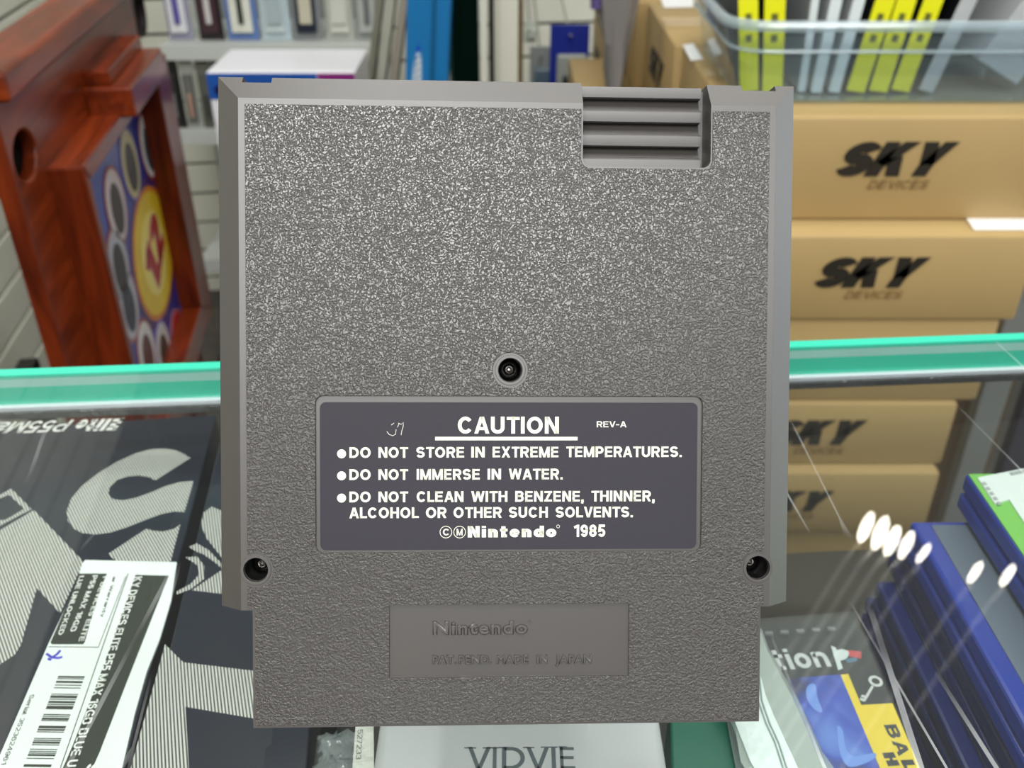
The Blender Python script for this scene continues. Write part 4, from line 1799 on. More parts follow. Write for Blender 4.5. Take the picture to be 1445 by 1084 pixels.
# cartons further back, running away behind the top carton, and their lower neighbours
back = []
yb0 = 1.034
widths = [0.235, 0.26, 0.26]
for k, wd in enumerate(widths):
    xk = onZ(955 - 30 * k, 60, z1t).x if False else XL - 0.008 - 0.012 * k
    zt = z1t
    first = True
    hgt = 0.115
    levels = 8
    for l in range(levels):
        zt_ = z1t - l * (hgt + 0.001)
        zb_ = zt_ - hgt
        if l == levels - 1:
            zb_ = FLOOR_Z
        if l > 1 and k == 0 and False:
            continue
        rows_ = ['nearest', 'middle', 'farthest'][k]
        lv = ['top', 'second', 'third', 'fourth', 'fifth', 'sixth', 'seventh', 'lowest'][l]
        if l == 0:
            lb = '%s of the three kraft cartons whose side faces run away behind the cartridge, top layer' % rows_
        else:
            lb = 'kraft carton in the %s layer of the %s back stack behind the cartridge' % (lv, rows_)
        if l > 2:
            continue
        cc = carton(lb, xk, xk + 0.5, yb0, yb0 + wd, zb_, zt_, 'kraft cartons stacked further back')
        back.append(cc)
        if l < 2:
            # printing on the left face
            mb = MB()
            F = Matrix(((0, 0, -1), (-1, 0, 0), (0, 1, 0))).to_4x4()
            F.translation = Vector((-0.2503, wd / 2 - 0.055, 0.045))
            hh = 0.035
            add_text(mb, 'SKY', (0, 0, 0), XU, YV, 0.12, hh, 0.08, 0.36, 0.0004, gap=-0.02)
            bmesh.ops.transform(mb.bm, matrix=F, verts=mb.bm.verts)
            mb.obj('printed_logo', ink, cc)
    # support below the modelled layers
    yb0 += wd + 0.003
mb = MB()
zsup = z1t - 3 * 0.116 + 0.001
mb.box((0, 0, (zsup - FLOOR_Z) / 2 - 0.0), (0.47, 0.70, zsup - FLOOR_Z - 0.001))
mb.box((0, 0, (zsup - FLOOR_Z) / 2 + 0.0), (0.475, 0.72, 0.03))
o = mb.obj('pallet_crate', kraft_d, None, loc=(XL + 0.25, 1.42, FLOOR_Z))
tag(o, 'large brown crate under the receding cartons, down in the shade', 'crate')

# labels on those cartons
for (pp4, lb) in (([(928, -10), (978, -14), (978, 11), (937, 12)], 'white address label on the farther receding carton top'),
                  ([(963, 65), (978, 63), (992, 85), (975, 87)], 'small white label on the nearest receding carton top beside the bin')):
    P = [onZ(x, y, z1t) for x, y in pp4]
    c = sum(P, Vector()) / 4
    mb = MB()
    mb.prism([(p.x - c.x, p.y - c.y) for p in P], 0, 0.0006)
    o = mb.obj('address_label', MATS['paper_white'], None, loc=(c.x, c.y, z1t + 0.0007))
    tag(o, lb, 'label')

# lower carton standing out to the left
xx = onY(830, 60, 1.45)
zlc = onZ(850, 70, -0.15).z
cc = carton('brown carton standing lower and left of the receding cartons, under the grey bag', 0.085, 0.140, 1.10, 1.48, FLOOR_Z, -0.17)
mb = MB()
mb.box((-0.0335, -0.12, 0.70), (0.001, 0.05, 0.035))
mb.obj('printed_logo', ink, cc)

# hanging grey plastic bag
bagm = mat('bag_grey', (128, 124, 122), 0.25, var=0.15, vscale=20, bump=0.8, bscale=25)
bx0 = onY(843, 0, 1.12)
rnd = random.Random(5)
t = thing('plastic_bag', 'grey crumpled plastic bag with violet edge hanging beside the receding cartons', 'plastic bag', (0.118, 1.12, -0.12))
mb = MB()
loops = []
for i in range(10):
    f = i / 9
    zc_ = -0.005 + 0.26 * f
    wdt = 0.008 + 0.019 * min(1, f * 1.8)
    lp = []
    for k in range(18):
        a = 2 * math.pi * k / 18
        r = 1 + rnd.uniform(-0.18, 0.18)
        lp.append(Vector((wdt * r * math.cos(a) - 0.004 * f, 0.02 * r * math.sin(a), zc_)))
    loops.append(lp)
mb.loft(loops)
mb.obj('bag_body', bagm, t, smooth=True)
mb = MB()
mb.tube([(-0.026, -0.012, 0.09), (-0.029, -0.012, 0.15), (-0.03, -0.012, 0.25)], 0.006, 8)
mb.obj('violet_edge', mat('bag_violet', (92, 80, 130), 0.3), t)

# =================================================================== CLEAR BIN WITH GAME CASES
YF = 0.817
zb0 = z1t + 0.0012
zrim = onY(1200, 33, 0.80).z
hb = zrim - zb0
bx0 = onY(1045, 140, YF).x
bx1 = 0.80
by1 = 1.02
cxb = (bx0 + bx1) / 2
cyb = (YF + by1) / 2
bint = thing('storage_bin', 'clear plastic storage bin of upright game cases on top of the right carton stack', 'storage bin', (cxb, cyb, zb0))
binm = clear_mat('bin_plastic', (0.80, 0.86, 0.90), 0.06, haze=0.07, haze_rgb=(205, 222, 228), ior=1.5)
rimm = clear_mat('bin_rim', (0.85, 0.9, 0.93), 0.1, haze=0.34, haze_rgb=(205, 218, 222), ior=1.5)
hw, hd = (bx1 - bx0) / 2, (by1 - YF) / 2


def bl(e, z, r):
    return [Vector((x, y, z)) for x, y in rrect(-hw - e, -hd - e, hw + e, hd + e, r, 5)]


mb = MB()
loops = [bl(0, 0.0005, 0.02), bl(0.010, hb * 0.64, 0.026), bl(0.0125, hb * 0.65, 0.028), bl(0.017, hb, 0.032), bl(0.0155, hb, 0.0305), bl(0.011, hb * 0.65, 0.0265), bl(0.0085, hb * 0.64, 0.0245), bl(-0.0015, 0.002, 0.0185)]
mb.loft(loops)
mb.obj('tub', binm, bint, smooth=True)
mb = MB()
lo_, hi_ = [], []
for pts, r in ((bl(0.019, hb - 0.002, 0.033), 0.0045), (bl(0.0128, hb * 0.66, 0.0295), 0.0016)):
    ring = pts + [pts[0], pts[1]]
    mb.tube(ring, r, 8)
mb.obj('rim', rimm, bint, smooth=True)

yellow = mat('spine_yellow', (226, 224, 20), 0.4, var=0.06, vscale=60)
olivey = mat('spine_olive', (150, 150, 30), 0.4)
whitec = mat('spine_white', (212, 220, 222), 0.3)
greyc = mat('spine_grey_case', (176, 180, 182), 0.3)
blackc = mat('case_black', (26, 27, 30), 0.3)
dgrey = mat('case_slate', (84, 96, 108), 0.35)
spec = [  # top x at y=0, bottom x, bottom y, width px, material, label
    (1056, 1057, 122, 27, yellow, 'yellow game case standing upright at the left end of the clear bin', 0.0),
    (1094, 1090, 122, 29, yellow, 'yellow game case second from the left in the clear bin', 0.0),
    (1151, 1133, 118, 11, whitec, 'thin white case leaning in the clear bin, nearest to the two upright yellow ones', 0.004),
    (1181, 1151, 134, 16, whitec, 'white case leaning in the clear bin, middle of the three white ones', 0.0),
    (1213, 1176, 134, 16, whitec, 'white case leaning in the clear bin against the yellow cases on its right', 0.0),
    (1250, 1205, 136, 27, yellow, 'yellow leaning game case, leftmost of the three slanted yellow ones', 0.0),
    (1280, 1237, 136, 27, yellow, 'yellow leaning game case, middle of the three slanted yellow ones', 0.001),
    (1318, 1272, 124, 27, yellow, 'yellow leaning game case, rightmost of the three slanted yellow ones', 0.002),
    (1368, 1306, 130, 22, greyc, 'pale grey case leaning to the right of the yellow cases', 0.0),
]
spine_print = mat('spine_print', (96, 98, 30), 0.5)
for i, (xt, xb, yb, wpx, m, lb, dyy) in enumerate(spec):
    Yc = 0.836 + dyy
    A = onY(xt, 0, Yc)
    B = onY(xb, yb, Yc)
    up = (A - B)
    up.y = 0
    L = 0.19
    upn = up.normalized()
    right = Vector((upn.z, 0, -upn.x))
    depth = Vector((0, 1, 0))
    Wd = wpx * 0.0006
    # stand on the bin's floor
    lo = zb0 + 0.003 + abs(right.z) * Wd / 2
    B = B + upn * ((lo - B.z) / upn.z)
    Rm = Matrix((right, depth, upn)).transposed()
    t = thing('game_case', lb, 'game case', B, Rm, 'game cases in the clear bin')
    mb = MB()
    mb.box((0, 0.0006, L / 2), (Wd, 0.0012, L), bevel=0.0004)
    sp = mb.obj('spine', m, t)
    mb = MB()
    mb.box((0, 0.065, L / 2), (Wd * 0.96, 0.127, L - 0.002), bevel=0.0008)
    mb.obj('case_body', blackc if m is not whitec else greyc, t)
    if m is yellow:
        mb = MB()
        for q, hq in ((0.045, 0.006), (0.060, 0.010), (0.085, 0.008)):
            mb.box((0, -0.0001, q), (Wd * 0.32, 0.0004, hq))
        o = mb.obj('spine_print', spine_print, t)
# slate cases filling the bin behind the spines
for i in range(9):
    x = bx0 + 0.02 + i * 0.066
    t = thing('game_case', 'slate game case at the back of the clear bin, %s' % ['at its far left end', 'behind the upright yellow cases', 'behind the thin white case', 'behind the leaning white cases', 'behind the slanted yellow cases', 'behind the pale grey case', 'right of the pale grey case', 'near the frame edge', 'at its far right end'][i],
              'game case', (x + 0.03, 0.985, zb0 + 0.003), None, 'slate cases at the back of the bin')
    mb = MB()
    mb.box((0, 0, 0.07), (0.058, 0.014, 0.135 + 0.008 * (i % 3)), bevel=0.0008)
    mb.obj('case_body', dgrey if i % 2 else blackc, t)
# white-edged case tipped at the right end
A = onY(1445, 40, 0.84)
t = thing('game_case', 'whitish case tipped over at the right end of the clear bin', 'game case', (A.x - 0.01, 0.845, zb0 + 0.018), Matrix.Rotation(math.radians(28), 3, 'Y'), 'game cases in the clear bin')
mb = MB()
mb.box((0.0, 0.06, 0.045), (0.045, 0.12, 0.09), bevel=0.001)
mb.obj('case_body', greyc, t)

# =================================================================== CHROME / GREY POSTS RIGHT OF THE CARTONS
for (xa, xb, y, Y, m, nm, lb, cat) in (
        (1372, 1410, 600, 1.0, mat('post_silver', (168, 172, 170), 0.3, metal=0.5), 'shelf_post', 'silver shelf post standing behind the glass, right of the cartons', 'post'),
        (1436, 1470, 600, 1.02, mat('post_dark', (60, 58, 70), 0.4), 'shelf_post', 'dark shelf post at the right frame edge behind the glass', 'post')):
    A = onY(xa, y, Y)
    B = onY(xb, y, Y)
    wd = B.x - A.x
    t = thing(nm, lb, cat, ((A.x + B.x) / 2, Y + 0.01, FLOOR_Z))
    mb = MB()
    mb.box((0, 0, 0.42), (wd, 0.02, 0.84), bevel=0.002)
    mb.obj('upright', m, t)
    mb = MB()
    mb.box((0, 0, 0.004), (wd + 0.03, 0.05, 0.008), bevel=0.002)
    mb.obj('foot_plate', m, t)

# =================================================================== WOODEN GAME BOARD (left)
NB = E3
CB = 0.34 * 0.75
PB = E3 * -0.255      # frame face plane


def wood_mat(name, a, b2, ang=0):
    m = bpy.data.materials.new(name)
    m.use_nodes = True
    nt = m.node_tree
    b = nt.nodes['Principled BSDF']
    b.inputs['Roughness'].default_value = 0.33
    b.inputs['Specular IOR Level'].default_value = 0.3
    b.inputs['Coat Weight'].default_value = 0.1
    b.inputs['Coat Roughness'].default_value = 0.12
    tc = nt.nodes.new('ShaderNodeTexCoord')
    mp = nt.nodes.new('ShaderNodeMapping')
    mp.inputs['Scale'].default_value = (6, 60, 60) if ang == 0 else (60, 6, 60)
    nt.links.new(tc.outputs['Object'], mp.inputs['Vector'])
    n = nt.nodes.new('ShaderNodeTexNoise')
    n.inputs['Scale'].default_value = 1.0
    n.inputs['Detail'].default_value = 5
    n.inputs['Distortion'].default_value = 1.2
    nt.links.new(mp.outputs[0], n.inputs['Vector'])
    cr = nt.nodes.new('ShaderNodeValToRGB')
    cr.color_ramp.elements[0].position = 0.3
    cr.color_ramp.elements[0].color = lin(a)
    cr.color_ramp.elements[1].position = 0.7
    cr.color_ramp.elements[1].color = lin(b2)
    nt.links.new(n.outputs['Fac'], cr.inputs[0])
    nt.links.new(cr.outputs[0], b.inputs['Base Color'])
    return m


wood_h = wood_mat('mahogany_long', (84, 28, 10), (136, 54, 20), 0)
wood_v = wood_mat('mahogany_cross', (74, 24, 9), (122, 46, 16), 1)
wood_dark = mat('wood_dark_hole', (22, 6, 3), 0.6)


def bp(px, py, off=0.0):
    """point on board plane in board coords (x = depth dir, y = up, z = towards viewer side); off = metres proud of the frame face"""
    P = onP(px, py, E3 * (-0.255 + off), E3)
    return P


org = bp(218, 358)
MBd = Matrix((D3, UPV, E3)).transposed()   # x = D3, y = Z, z = E3 (D3 x UP = E3)
board = thing('game_table_board', 'varnished reddish wooden game table tipped on its side at left, with blue printed panel', 'game board',
              (org.x, org.y, FLOOR_Z), MBd)
Bi = board.matrix_world.inverted()


def bl2(px, py, off=0.0):
    q = Bi @ bp(px, py, off)
    return q.x, q.y


fx0, ft0 = bl2(120, 247)
fx1, ft1 = bl2(232, 65)
ftop = (ft0 + ft1) / 2
fb = bl2(310, 402)[1]
zf = (Bi @ bp(218, 358)).z
FW = 0.052
# frame rails
railM = {}
PD = 0.030   # frame height over the big panel
x0_, x1_ = fx0, fx1


def rail(pts, m, nm='frame_rail'):
    mb = MB()
    mb.prism(pts, zf - PD - 0.002, zf)
    o = mb.obj(nm, m, board)
    bake_bevel(o, 0.0025, 2, 30)
    return o


fbot = fb - 0.0
ix0 = bl2(124, 250)[0]
# inner opening from pixels
it0 = bl2(232, 100)[1]
inx0 = bl2(131, 262)[0]
inx1 = bl2(222, 110)[0]
inb = bl2(290, 415)[1]
intop = bl2(200, 150)[1]
rail([(x0_, ftop), (x1_, ftop), (inx1, intop), (inx0, intop)], wood_h)
rail([(x0_, fbot), (inx0, inb), (inx1, inb), (x1_, fbot)], wood_h)
rail([(x0_, ftop), (inx0, intop), (inx0, inb), (x0_, fbot)], wood_v)
rail([(x1_, ftop), (x1_, fbot), (inx1, inb), (inx1, intop)], wood_v)
# moulding inside left rail
# printed panel
panel_blue = mat('panel_blue', (16, 52, 150), 0.3, var=0.25, vscale=9)
mb = MB()
mb.box(((inx0 + inx1) / 2, (inb + intop) / 2, zf - PD + 0.001), (inx1 - inx0 + 0.01, intop - inb + 0.01, 0.004))
pan = mb.obj('printed_panel', panel_blue, board)
zp_ = zf - PD + 0.003


def pb(px, py):
    q = Bi @ bp(px, py, -PD + 0.003)
    return q.x, q.y


def disc(mb, cx, cy_, rx, ry, z0, z1, n=28):
    mb.prism([(cx + rx * math.cos(2 * math.pi * k / n), cy_ + ry * math.sin(2 * math.pi * k / n)) for k in range(n)], z0, z1)


sc0 = pb(217, 357)
top_ = pb(208, 258)
bot_ = pb(226, 455)
RY = (top_[1] - bot_[1]) / 2
lft = pb(183, 350)
rgt = pb(248, 366)
RX = (rgt[0] - lft[0]) / 2
mb = MB()
disc(mb, sc0[0], sc0[1], RX * 1.16, RY * 1.16, zp_, zp_ + 0.0003, 40)
mb.obj('print_halo', mat('print_violet', (64, 34, 110), 0.4, var=0.3, vscale=30), pan)
mb = MB()
disc(mb, sc0[0], sc0[1], RX * 1.03, RY * 1.03, zp_, zp_ + 0.0006, 40)
mb.obj('print_orange_ring', mat('print_orange', (214, 128, 34), 0.4), pan)
mb = MB()
disc(mb, sc0[0], sc0[1], RX * 0.95, RY * 0.95, zp_, zp_ + 0.0009, 40)
mb.obj('print_yellow_disc', mat('print_yellow', (232, 200, 44), 0.4, var=0.2, vscale=26), pan)
mb = MB()
disc(mb, sc0[0], sc0[1], RX * 0.62, RY * 0.66, zp_, zp_ + 0.0011, 40)
mb.obj('print_pale_disc', mat('print_pale', (244, 226, 120), 0.4), pan)
# 12 in red on white keyline, tilted
for (grow, m, dz) in ((0.14, mat('print_white2', (230, 215, 205), 0.4), 0.0013), (0.06, mat('print_red', (176, 30, 36), 0.4), 0.0016)):
    mb = MB()
    ang = math.radians(22)
    xd = Vector((math.cos(ang), math.sin(ang), 0))
    yd = Vector((-math.sin(ang), math.cos(ang), 0))
    o0 = Vector((sc0[0], sc0[1], zp_ + dz - 0.0002)) - xd * RX * 0.50 - yd * RY * 0.42
    add_text(mb, '12', o0, xd, yd, RX * 1.0, RY * 0.84, grow, 0, 0.0002, gap=0.02)
    mb.obj('print_number', m, pan)
# ring of oval portraits (plain ovals)
ring_px = [(208, 205), (183, 232), (235, 228), (163, 290), (255, 300), (262, 370), (167, 375), (263, 430), (180, 430), (207, 500), (231, 498), (252, 480)]
ocols = [((225, 225, 225), (40, 70, 80)), ((200, 190, 140), (40, 32, 28)), ((205, 190, 190), (60, 52, 60)), ((215, 200, 200), (46, 34, 30)), ((160, 70, 90), (70, 40, 70)),
         ((170, 120, 80), (96, 54, 50)), ((180, 180, 190), (40, 30, 30)), ((215, 215, 205), (120, 84, 60)), ((190, 190, 200), (40, 44, 64)), ((220, 220, 220), (92, 50, 46)), ((210, 210, 210), (70, 62, 56)), ((180, 40, 50), (120, 30, 50))]
for i, ((x, y), (c1_, c2_)) in enumerate(zip(ring_px, ocols)):
    u, v = pb(x, y)
    r = RX * 0.36
    mb = MB()
    disc(mb, u, v, r * 1.12, r * 1.2, zp_, zp_ + 0.0009, 24)
    o1 = mb.obj('oval_border', mat('oval_edge_%d' % (i % 3), [(150, 70, 60), (110, 90, 170), (170, 110, 110)][i % 3], 0.4), pan)
    mb = MB()
    disc(mb, u, v, r, r * 1.08, zp_, zp_ + 0.0012, 24)
    o1 = mb.obj('oval_ring', mat('oval_a_%d' % i, c1_, 0.4), pan)
    mb = MB()
    disc(mb, u, v - r * 0.1, r * 0.62, r * 0.78, zp_, zp_ + 0.0015, 24)
    o2 = mb.obj('oval_picture', mat('oval_b_%d' % i, c2_, 0.4, var=0.6, vscale=60), pan)
# big back panel with pocket holes
zbk = zf - PD


def kb(px, py):
    q = Bi @ bp(px, py, -PD)
    return q.x, q.y


ptop = (kb(0, 138)[1] + kb(155, 2)[1]) / 2
pl_x = (Bi @ bp(42, 425, -PD - 0.014)).x + 0.005
ppts = [(pl_x, ptop), (x1_ + 0.012, ptop), (x1_ + 0.012, fbot - 0.10), (pl_x, fbot - 0.10)]
mb = MB()
mb.prism(ppts, zbk - 0.013, zbk)
bpn = mb.obj('playing_surface', wood_h, None)
bpn.matrix_world = Matrix()
hole = kb(37, 219)
hole2 = kb(213, 14)
hr = abs(kb(37, 178)[1] - kb(37, 262)[1]) / 2
hrx = abs(kb(18, 216)[0] - kb(56, 222)[0]) / 2
print('hole', hr, hrx)
cs = []
for h in (hole, hole2):
    q = MB()
    vs_ = q.cyl((0, 0, zbk), hr, hr, 0.2, 40)
    bmesh.ops.scale(q.bm, vec=(hrx / hr, 1, 1), verts=vs_)
    bmesh.ops.translate(q.bm, vec=(h[0], h[1], 0), verts=vs_)
    cs.append(q.obj('c', None))
boolean(bpn, cs)
bake_bevel(bpn, 0.003, 2, 35)
bpn.parent = board
rr_ = max(hr, hrx)
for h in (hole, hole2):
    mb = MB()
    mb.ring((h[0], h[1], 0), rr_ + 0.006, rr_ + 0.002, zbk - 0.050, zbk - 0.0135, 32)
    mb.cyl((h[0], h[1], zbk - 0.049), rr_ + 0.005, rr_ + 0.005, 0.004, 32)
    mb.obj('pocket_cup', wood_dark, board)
# outer lip along the top of the big panel
mb = MB()
mb.prism([(pl_x, ptop - 0.002), (x1_ + 0.012, ptop - 0.002), (x1_ + 0.012, ptop + 0.022), (pl_x, ptop + 0.022)], zbk - 0.035, zbk + 0.012)
o = mb.obj('outer_lip', wood_h, board)
bake_bevel(o, 0.005, 3, 35)
mb = MB()
mb.prism([(pl_x - 0.005, ptop), (pl_x, ptop), (pl_x, fbot - 0.10), (pl_x - 0.005, fbot - 0.10)], zbk - 0.014, zbk + 0.001)
o = mb.obj('edge_band', wood_v, board)
bake_bevel(o, 0.001, 2, 35)
# stepped ledge above the frame
q0 = kb(122, 150)[0]
q1 = x1_ - 0.09
mb = MB()
mb.prism([(q0, ftop - 0.004), (q1, ftop - 0.004), (q1, ftop + 0.026), (q0, ftop + 0.026)], zbk - 0.001, zbk + 0.045)
o = mb.obj('ledge_block', wood_h, board)
bake_bevel(o, 0.003, 2, 35)
mb = MB()
mb.prism([(q0 + 0.01, ftop + 0.026), (q1, ftop + 0.026), (q1, ftop + 0.040), (q0 + 0.01, ftop + 0.040)], zbk - 0.001, zbk + 0.025)
o = mb.obj('ledge_block', wood_h, board)
bake_bevel(o, 0.002, 2, 35)
# feet down to the floor
for xx_ in (pl_x + 0.06, x1_ - 0.06):
    mb = MB()
    mb.box((xx_, (fbot - 0.10) / 2, zbk - 0.015), (0.06, fbot - 0.10, 0.03))
    o = mb.obj('table_leg', wood_v, board)
# dark stand seen below at far left
A = onP(18, 460, E3 * -0.40, E3)
t = thing('metal_stand', 'black metal stand post at the far left below the slatted wall', 'stand', (A.x, A.y, FLOOR_Z), RS)
mb = MB()
mb.box((0, 0, 0.30), (0.02, 0.03, 0.60), bevel=0.002)
mb.obj('post', mat('stand_black', (12, 11, 9), 0.5), t)
mb = MB()
mb.box((0, 0, 0.005), (0.12, 0.12, 0.01), bevel=0.002)
mb.obj('base_plate', MATS['stand_black'], t)

# =================================================================== CENTRE BACKGROUND
def upright(name, label, cat, xa, xb, yref, Y, depth, m, z0=FLOOR_Z, ztop=0.45, xa0=None, parts=None, group=None, lean=0.0):
    """a tall thing whose front face spans pixels xa..xb at image row yref; lean = metres of x drift per metre of height"""
    A = onY(xa, yref, Y)
    B = onY(xb, yref, Y)
    wd = B.x - A.x
    cx = (A.x + B.x) / 2
    zr = A.z
    h = ztop - z0
    t = thing(name, label, cat, (cx - lean * (zr - z0), Y + depth / 2, z0), None, group)
    mb = MB()
    vs = mb.box((0, 0, h / 2), (wd, depth, h), bevel=min(0.002, wd * 0.2))
    for v in mb.bm.verts:
        v.co.x += lean * v.co.z
    return t, mb, wd, h, zr - z0, lean


white_metal = mat('metal_white', (214, 214, 200), 0.35)
t, mb, wd, h, hr_, _ = upright('shelf_upright', 'wide cream-white shelving post rising behind the middle of the cartridge', 'post', 693, 731, 60, 1.30, 0.04, white_metal)
mb.obj('post', white_metal, t)
mb = MB()
mb.box((wd / 2 + 0.0035, 0.002, h / 2), (0.006, 0.03, h))
mb.obj('brown_trim', mat('trim_brown', (92, 76, 48), 0.5), t)
mb = MB()
mb.box((0, 0, 0.005), (wd + 0.03, 0.06, 0.01))
mb.obj('foot_plate', white_metal, t)

t, mb, wd, h, hr_, _ = upright('door_frame_strip', 'narrow white metal strip beside the dark green glass panel', 'trim strip', 677, 687.5, 60, 1.25, 0.02, white_metal)
mb.obj('strip', white_metal, t)
mb = MB()
mb.box((0.010, 0.004, h / 2), (0.006, 0.018, h))
mb.obj('gap_shade_strip', blackc, t)  # black strip put in for the shade of the gap before the post

dkgreen = mat('glass_dark_green', (4, 22, 16), 0.1, spec=0.5, var=0.3, vscale=8)
t, mb, wd, h, hr_, _ = upright('glass_panel', 'dark green-black glass panel standing between the blue box and the white strip', 'glass panel', 634, 676, 60, 1.262, 0.01, dkgreen)
mb.obj('pane', dkgreen, t)
mb = MB()
mb.box((-wd / 2 + 0.002, -0.001, h / 2), (0.004, 0.014, h))
mb.obj('edge_trim', mat('edge_green', (30, 60, 50), 0.3), t)

blue_m = mat('carton_blue', (22, 112, 172), 0.4, var=0.06, vscale=6)
blue_d = mat('carton_blue_dark', (10, 84, 130), 0.4)
t, mb, wd, h, hr_, ln = upright('blue_box', 'tall blue box with a white slanted logo, left of the dark green glass panel', 'box', 573, 634, 60, 1.20, 0.05, blue_m, lean=0.075)
mb.obj('carton', blue_m, t)
mb = MB()
mb.box((wd * 0.13, -0.0255, h / 2), (wd * 0.11, 0.001, h))
for v in mb.bm.verts:
    v.co.x += ln * v.co.z
mb.obj('dark_stripe', blue_d, t)
Mi = t.matrix_world.inverted()
def yp(L, Y, off=0.0):
    return [Mi @ onY(x, y, Y - off) for x, y in L]
lg = MB()
def yprism(mb, L, Y, th, Mi_):
    P = [Mi_ @ onY(x, y, Y) for x, y in L]
    mb.hull([p for p in P], [p + Vector((0, -th, 0)) for p in P])
yprism(lg, smooth_poly([(590, 66), (595, 78), (596, 95), (595, 125), (581, 125), (582, 95), (586, 78)], 2), 1.199, 0.0006, Mi)
lg.obj('logo_halo', mat('logo_paleblue', (110, 160, 205), 0.4), t)
lg = MB()
yprism(lg, smooth_poly([(590, 74), (593, 84), (593.5, 98), (592, 125), (584, 125), (584.5, 98), (587, 84)], 2), 1.1982, 0.0006, Mi)
lg.obj('logo_body', mat('logo_white', (210, 220, 228), 0.4), t)
lg = MB()
yprism(lg, [(590, 60), (593, 72), (587.5, 72)], 1.1976, 0.0006, Mi)
lg.obj('logo_tip', mat('logo_deepblue', (24, 50, 190), 0.4), t)
lg = MB()
for i in range(5):
    y0_ = 79 + i * 9
    yprism(lg, zline((586.0, y0_ + 4), (592.0, y0_), 1.6), 1.1974, 0.0004, Mi)
    yprism(lg, zline((586.3, y0_ + 8), (587.2, y0_ + 3), 1.4), 1.1974, 0.0004, Mi)
lg.obj('logo_lettering', mat('logo_dark', (60, 76, 110), 0.4), t)

# leaning pale tubes / boards
pale_m = mat('board_pale', (176, 176, 164), 0.45, var=0.12, vscale=12)
pale_d = mat('board_grey', (126, 126, 112), 0.5, var=0.15, vscale=12)
for (xa, xb, Y, m, lb) in ((537, 550, 1.50, pale_m, 'pale leaning board, middle one of the three left of the blue box'),
                           (556, 568, 1.47, mat('board_grey2', (150, 144, 132), 0.5), 'greyish leaning board standing right against the blue box'),
                           (523, 533, 1.53, pale_d, 'grey leaning board, farthest left of the three beside the blue box')):
    t, mb, wd, h, hr_, ln = upright('leaning_board', lb, 'board', xa, xb, 60, Y, 0.02, m, lean=0.20, ztop=0.30, group='leaning boards')
    mb.obj('board', m, t)
    mb = MB()
    mb.box((wd / 2 + 0.0005, 0, h / 2), (0.0015, 0.018, h * 0.98))
    for v in mb.bm.verts:
        v.co.x += ln * v.co.z
    mb.obj('edge_band', mat('edge_dark', (60, 58, 46), 0.6), t)

# white and blue product box on a white pedestal carton
YW = 1.30
A = onY(290, 101, YW)
B = onY(501, 101, YW)
zt = A.z
zb_ = onY(300, 230, YW).z
t = thing('product_box', 'white product box with blue band and magenta corner, behind the cartridge top left', 'box', ((A.x + B.x) / 2, YW + 0.065, zb_))
wd = B.x - A.x
hh = zt - zb_
zblue = onY(300, 141, YW).z - zb_
mb = MB()
mb.box((0, 0, hh / 2), (wd, 0.13, hh), bevel=0.003)
mb.obj('carton', mat('box_white', (240, 240, 246), 0.35), t)
mb = MB()
mb.box((-wd * 0.13, -0.0653, (hh - 0.0015 + zblue) / 2), (wd * 0.74, 0.001, hh - 0.003 - zblue))
bb = mb.obj('blue_band', mat('band_blue', (30, 84, 168), 0.4, var=0.15, vscale=10), t)
mb = MB()
mb.box((wd * 0.37, -0.0653, (hh - 0.0015 + zblue) / 2), (wd * 0.25, 0.001, hh - 0.003 - zblue))
mb.obj('magenta_corner', mat('band_magenta', (134, 40, 120), 0.4), t)
mb = MB()
mb.cyl((0, 0, 0), 0.006, 0.006, 0.002, 24, Matrix.Translation((-wd * 0.43, -0.0662, (hh + zblue) / 2 - 0.005)) @ Matrix.Rotation(math.pi / 2, 4, 'X'))
o = mb.obj('band_dot', mat('band_navy', (14, 30, 80), 0.4), t)
t = thing('pedestal_carton', 'white carton standing on the floor under the white and blue product box', 'carton', ((A.x + B.x) / 2 + 0.01, YW + 0.07, FLOOR_Z))
mb = MB()
mb.box((0, 0, (zb_ - FLOOR_Z) / 2 - 0.0005), (wd - 0.01, 0.12, zb_ - FLOOR_Z - 0.001), bevel=0.003)
mb.obj('carton', mat('box_offwhite', (205, 208, 205), 0.4), t)
mb = MB()
mb.box((0, -0.0603, (zb_ - FLOOR_Z) * 0.5), (wd - 0.02, 0.0008, 0.05))
mb.obj('tape', MATS['packing_tape'], t)

# shelving unit with hanging packs, along the store's direction
YS = 1.75
zs1 = onY(300, 72, YS).z
xl = onY(222, 60, YS).x
xr = onY(525, 60, YS).x
unit = thing('gondola_shelf', 'white shop shelving unit holding packaged phone accessories, behind the product box', 'shelving unit', ((xl + xr) / 2, YS + 0.12, FLOOR_Z))
wd = xr - xl
shelf_w = mat('shelf_white', (196, 200, 196), 0.4)
zz = [zs1 - FLOOR_Z, onY(285, 192, YS).z - FLOOR_Z, onY(285, 192, YS).z - FLOOR_Z - 0.26]
for q in zz:
    mb = MB()
    mb.box((0, 0.0, q + 0.004), (wd, 0.24, 0.008), bevel=0.002)
    mb.box((0, -0.121, q - 0.002), (wd, 0.004, 0.028), bevel=0.001)
    mb.obj('shelf_board', shelf_w, unit)
mb = MB()
mb.box((0, 0.13, 0.65), (wd, 0.015, 1.3))
mb.obj('back_panel', mat('panel_grey', (140, 145, 142), 0.5), unit)
for sx in (-1, 1):
    mb = MB()
    mb.box((sx * (wd / 2 - 0.01), 0.11, 0.65), (0.02, 0.03, 1.3))
    mb.obj('side_upright', shelf_w, unit)
mb = MB()
mb.box((0, 0, 0.05), (wd, 0.24, 0.10), bevel=0.002)
mb.obj('kick_base', mat('kick_dark', (50, 50, 50), 0.5), unit)

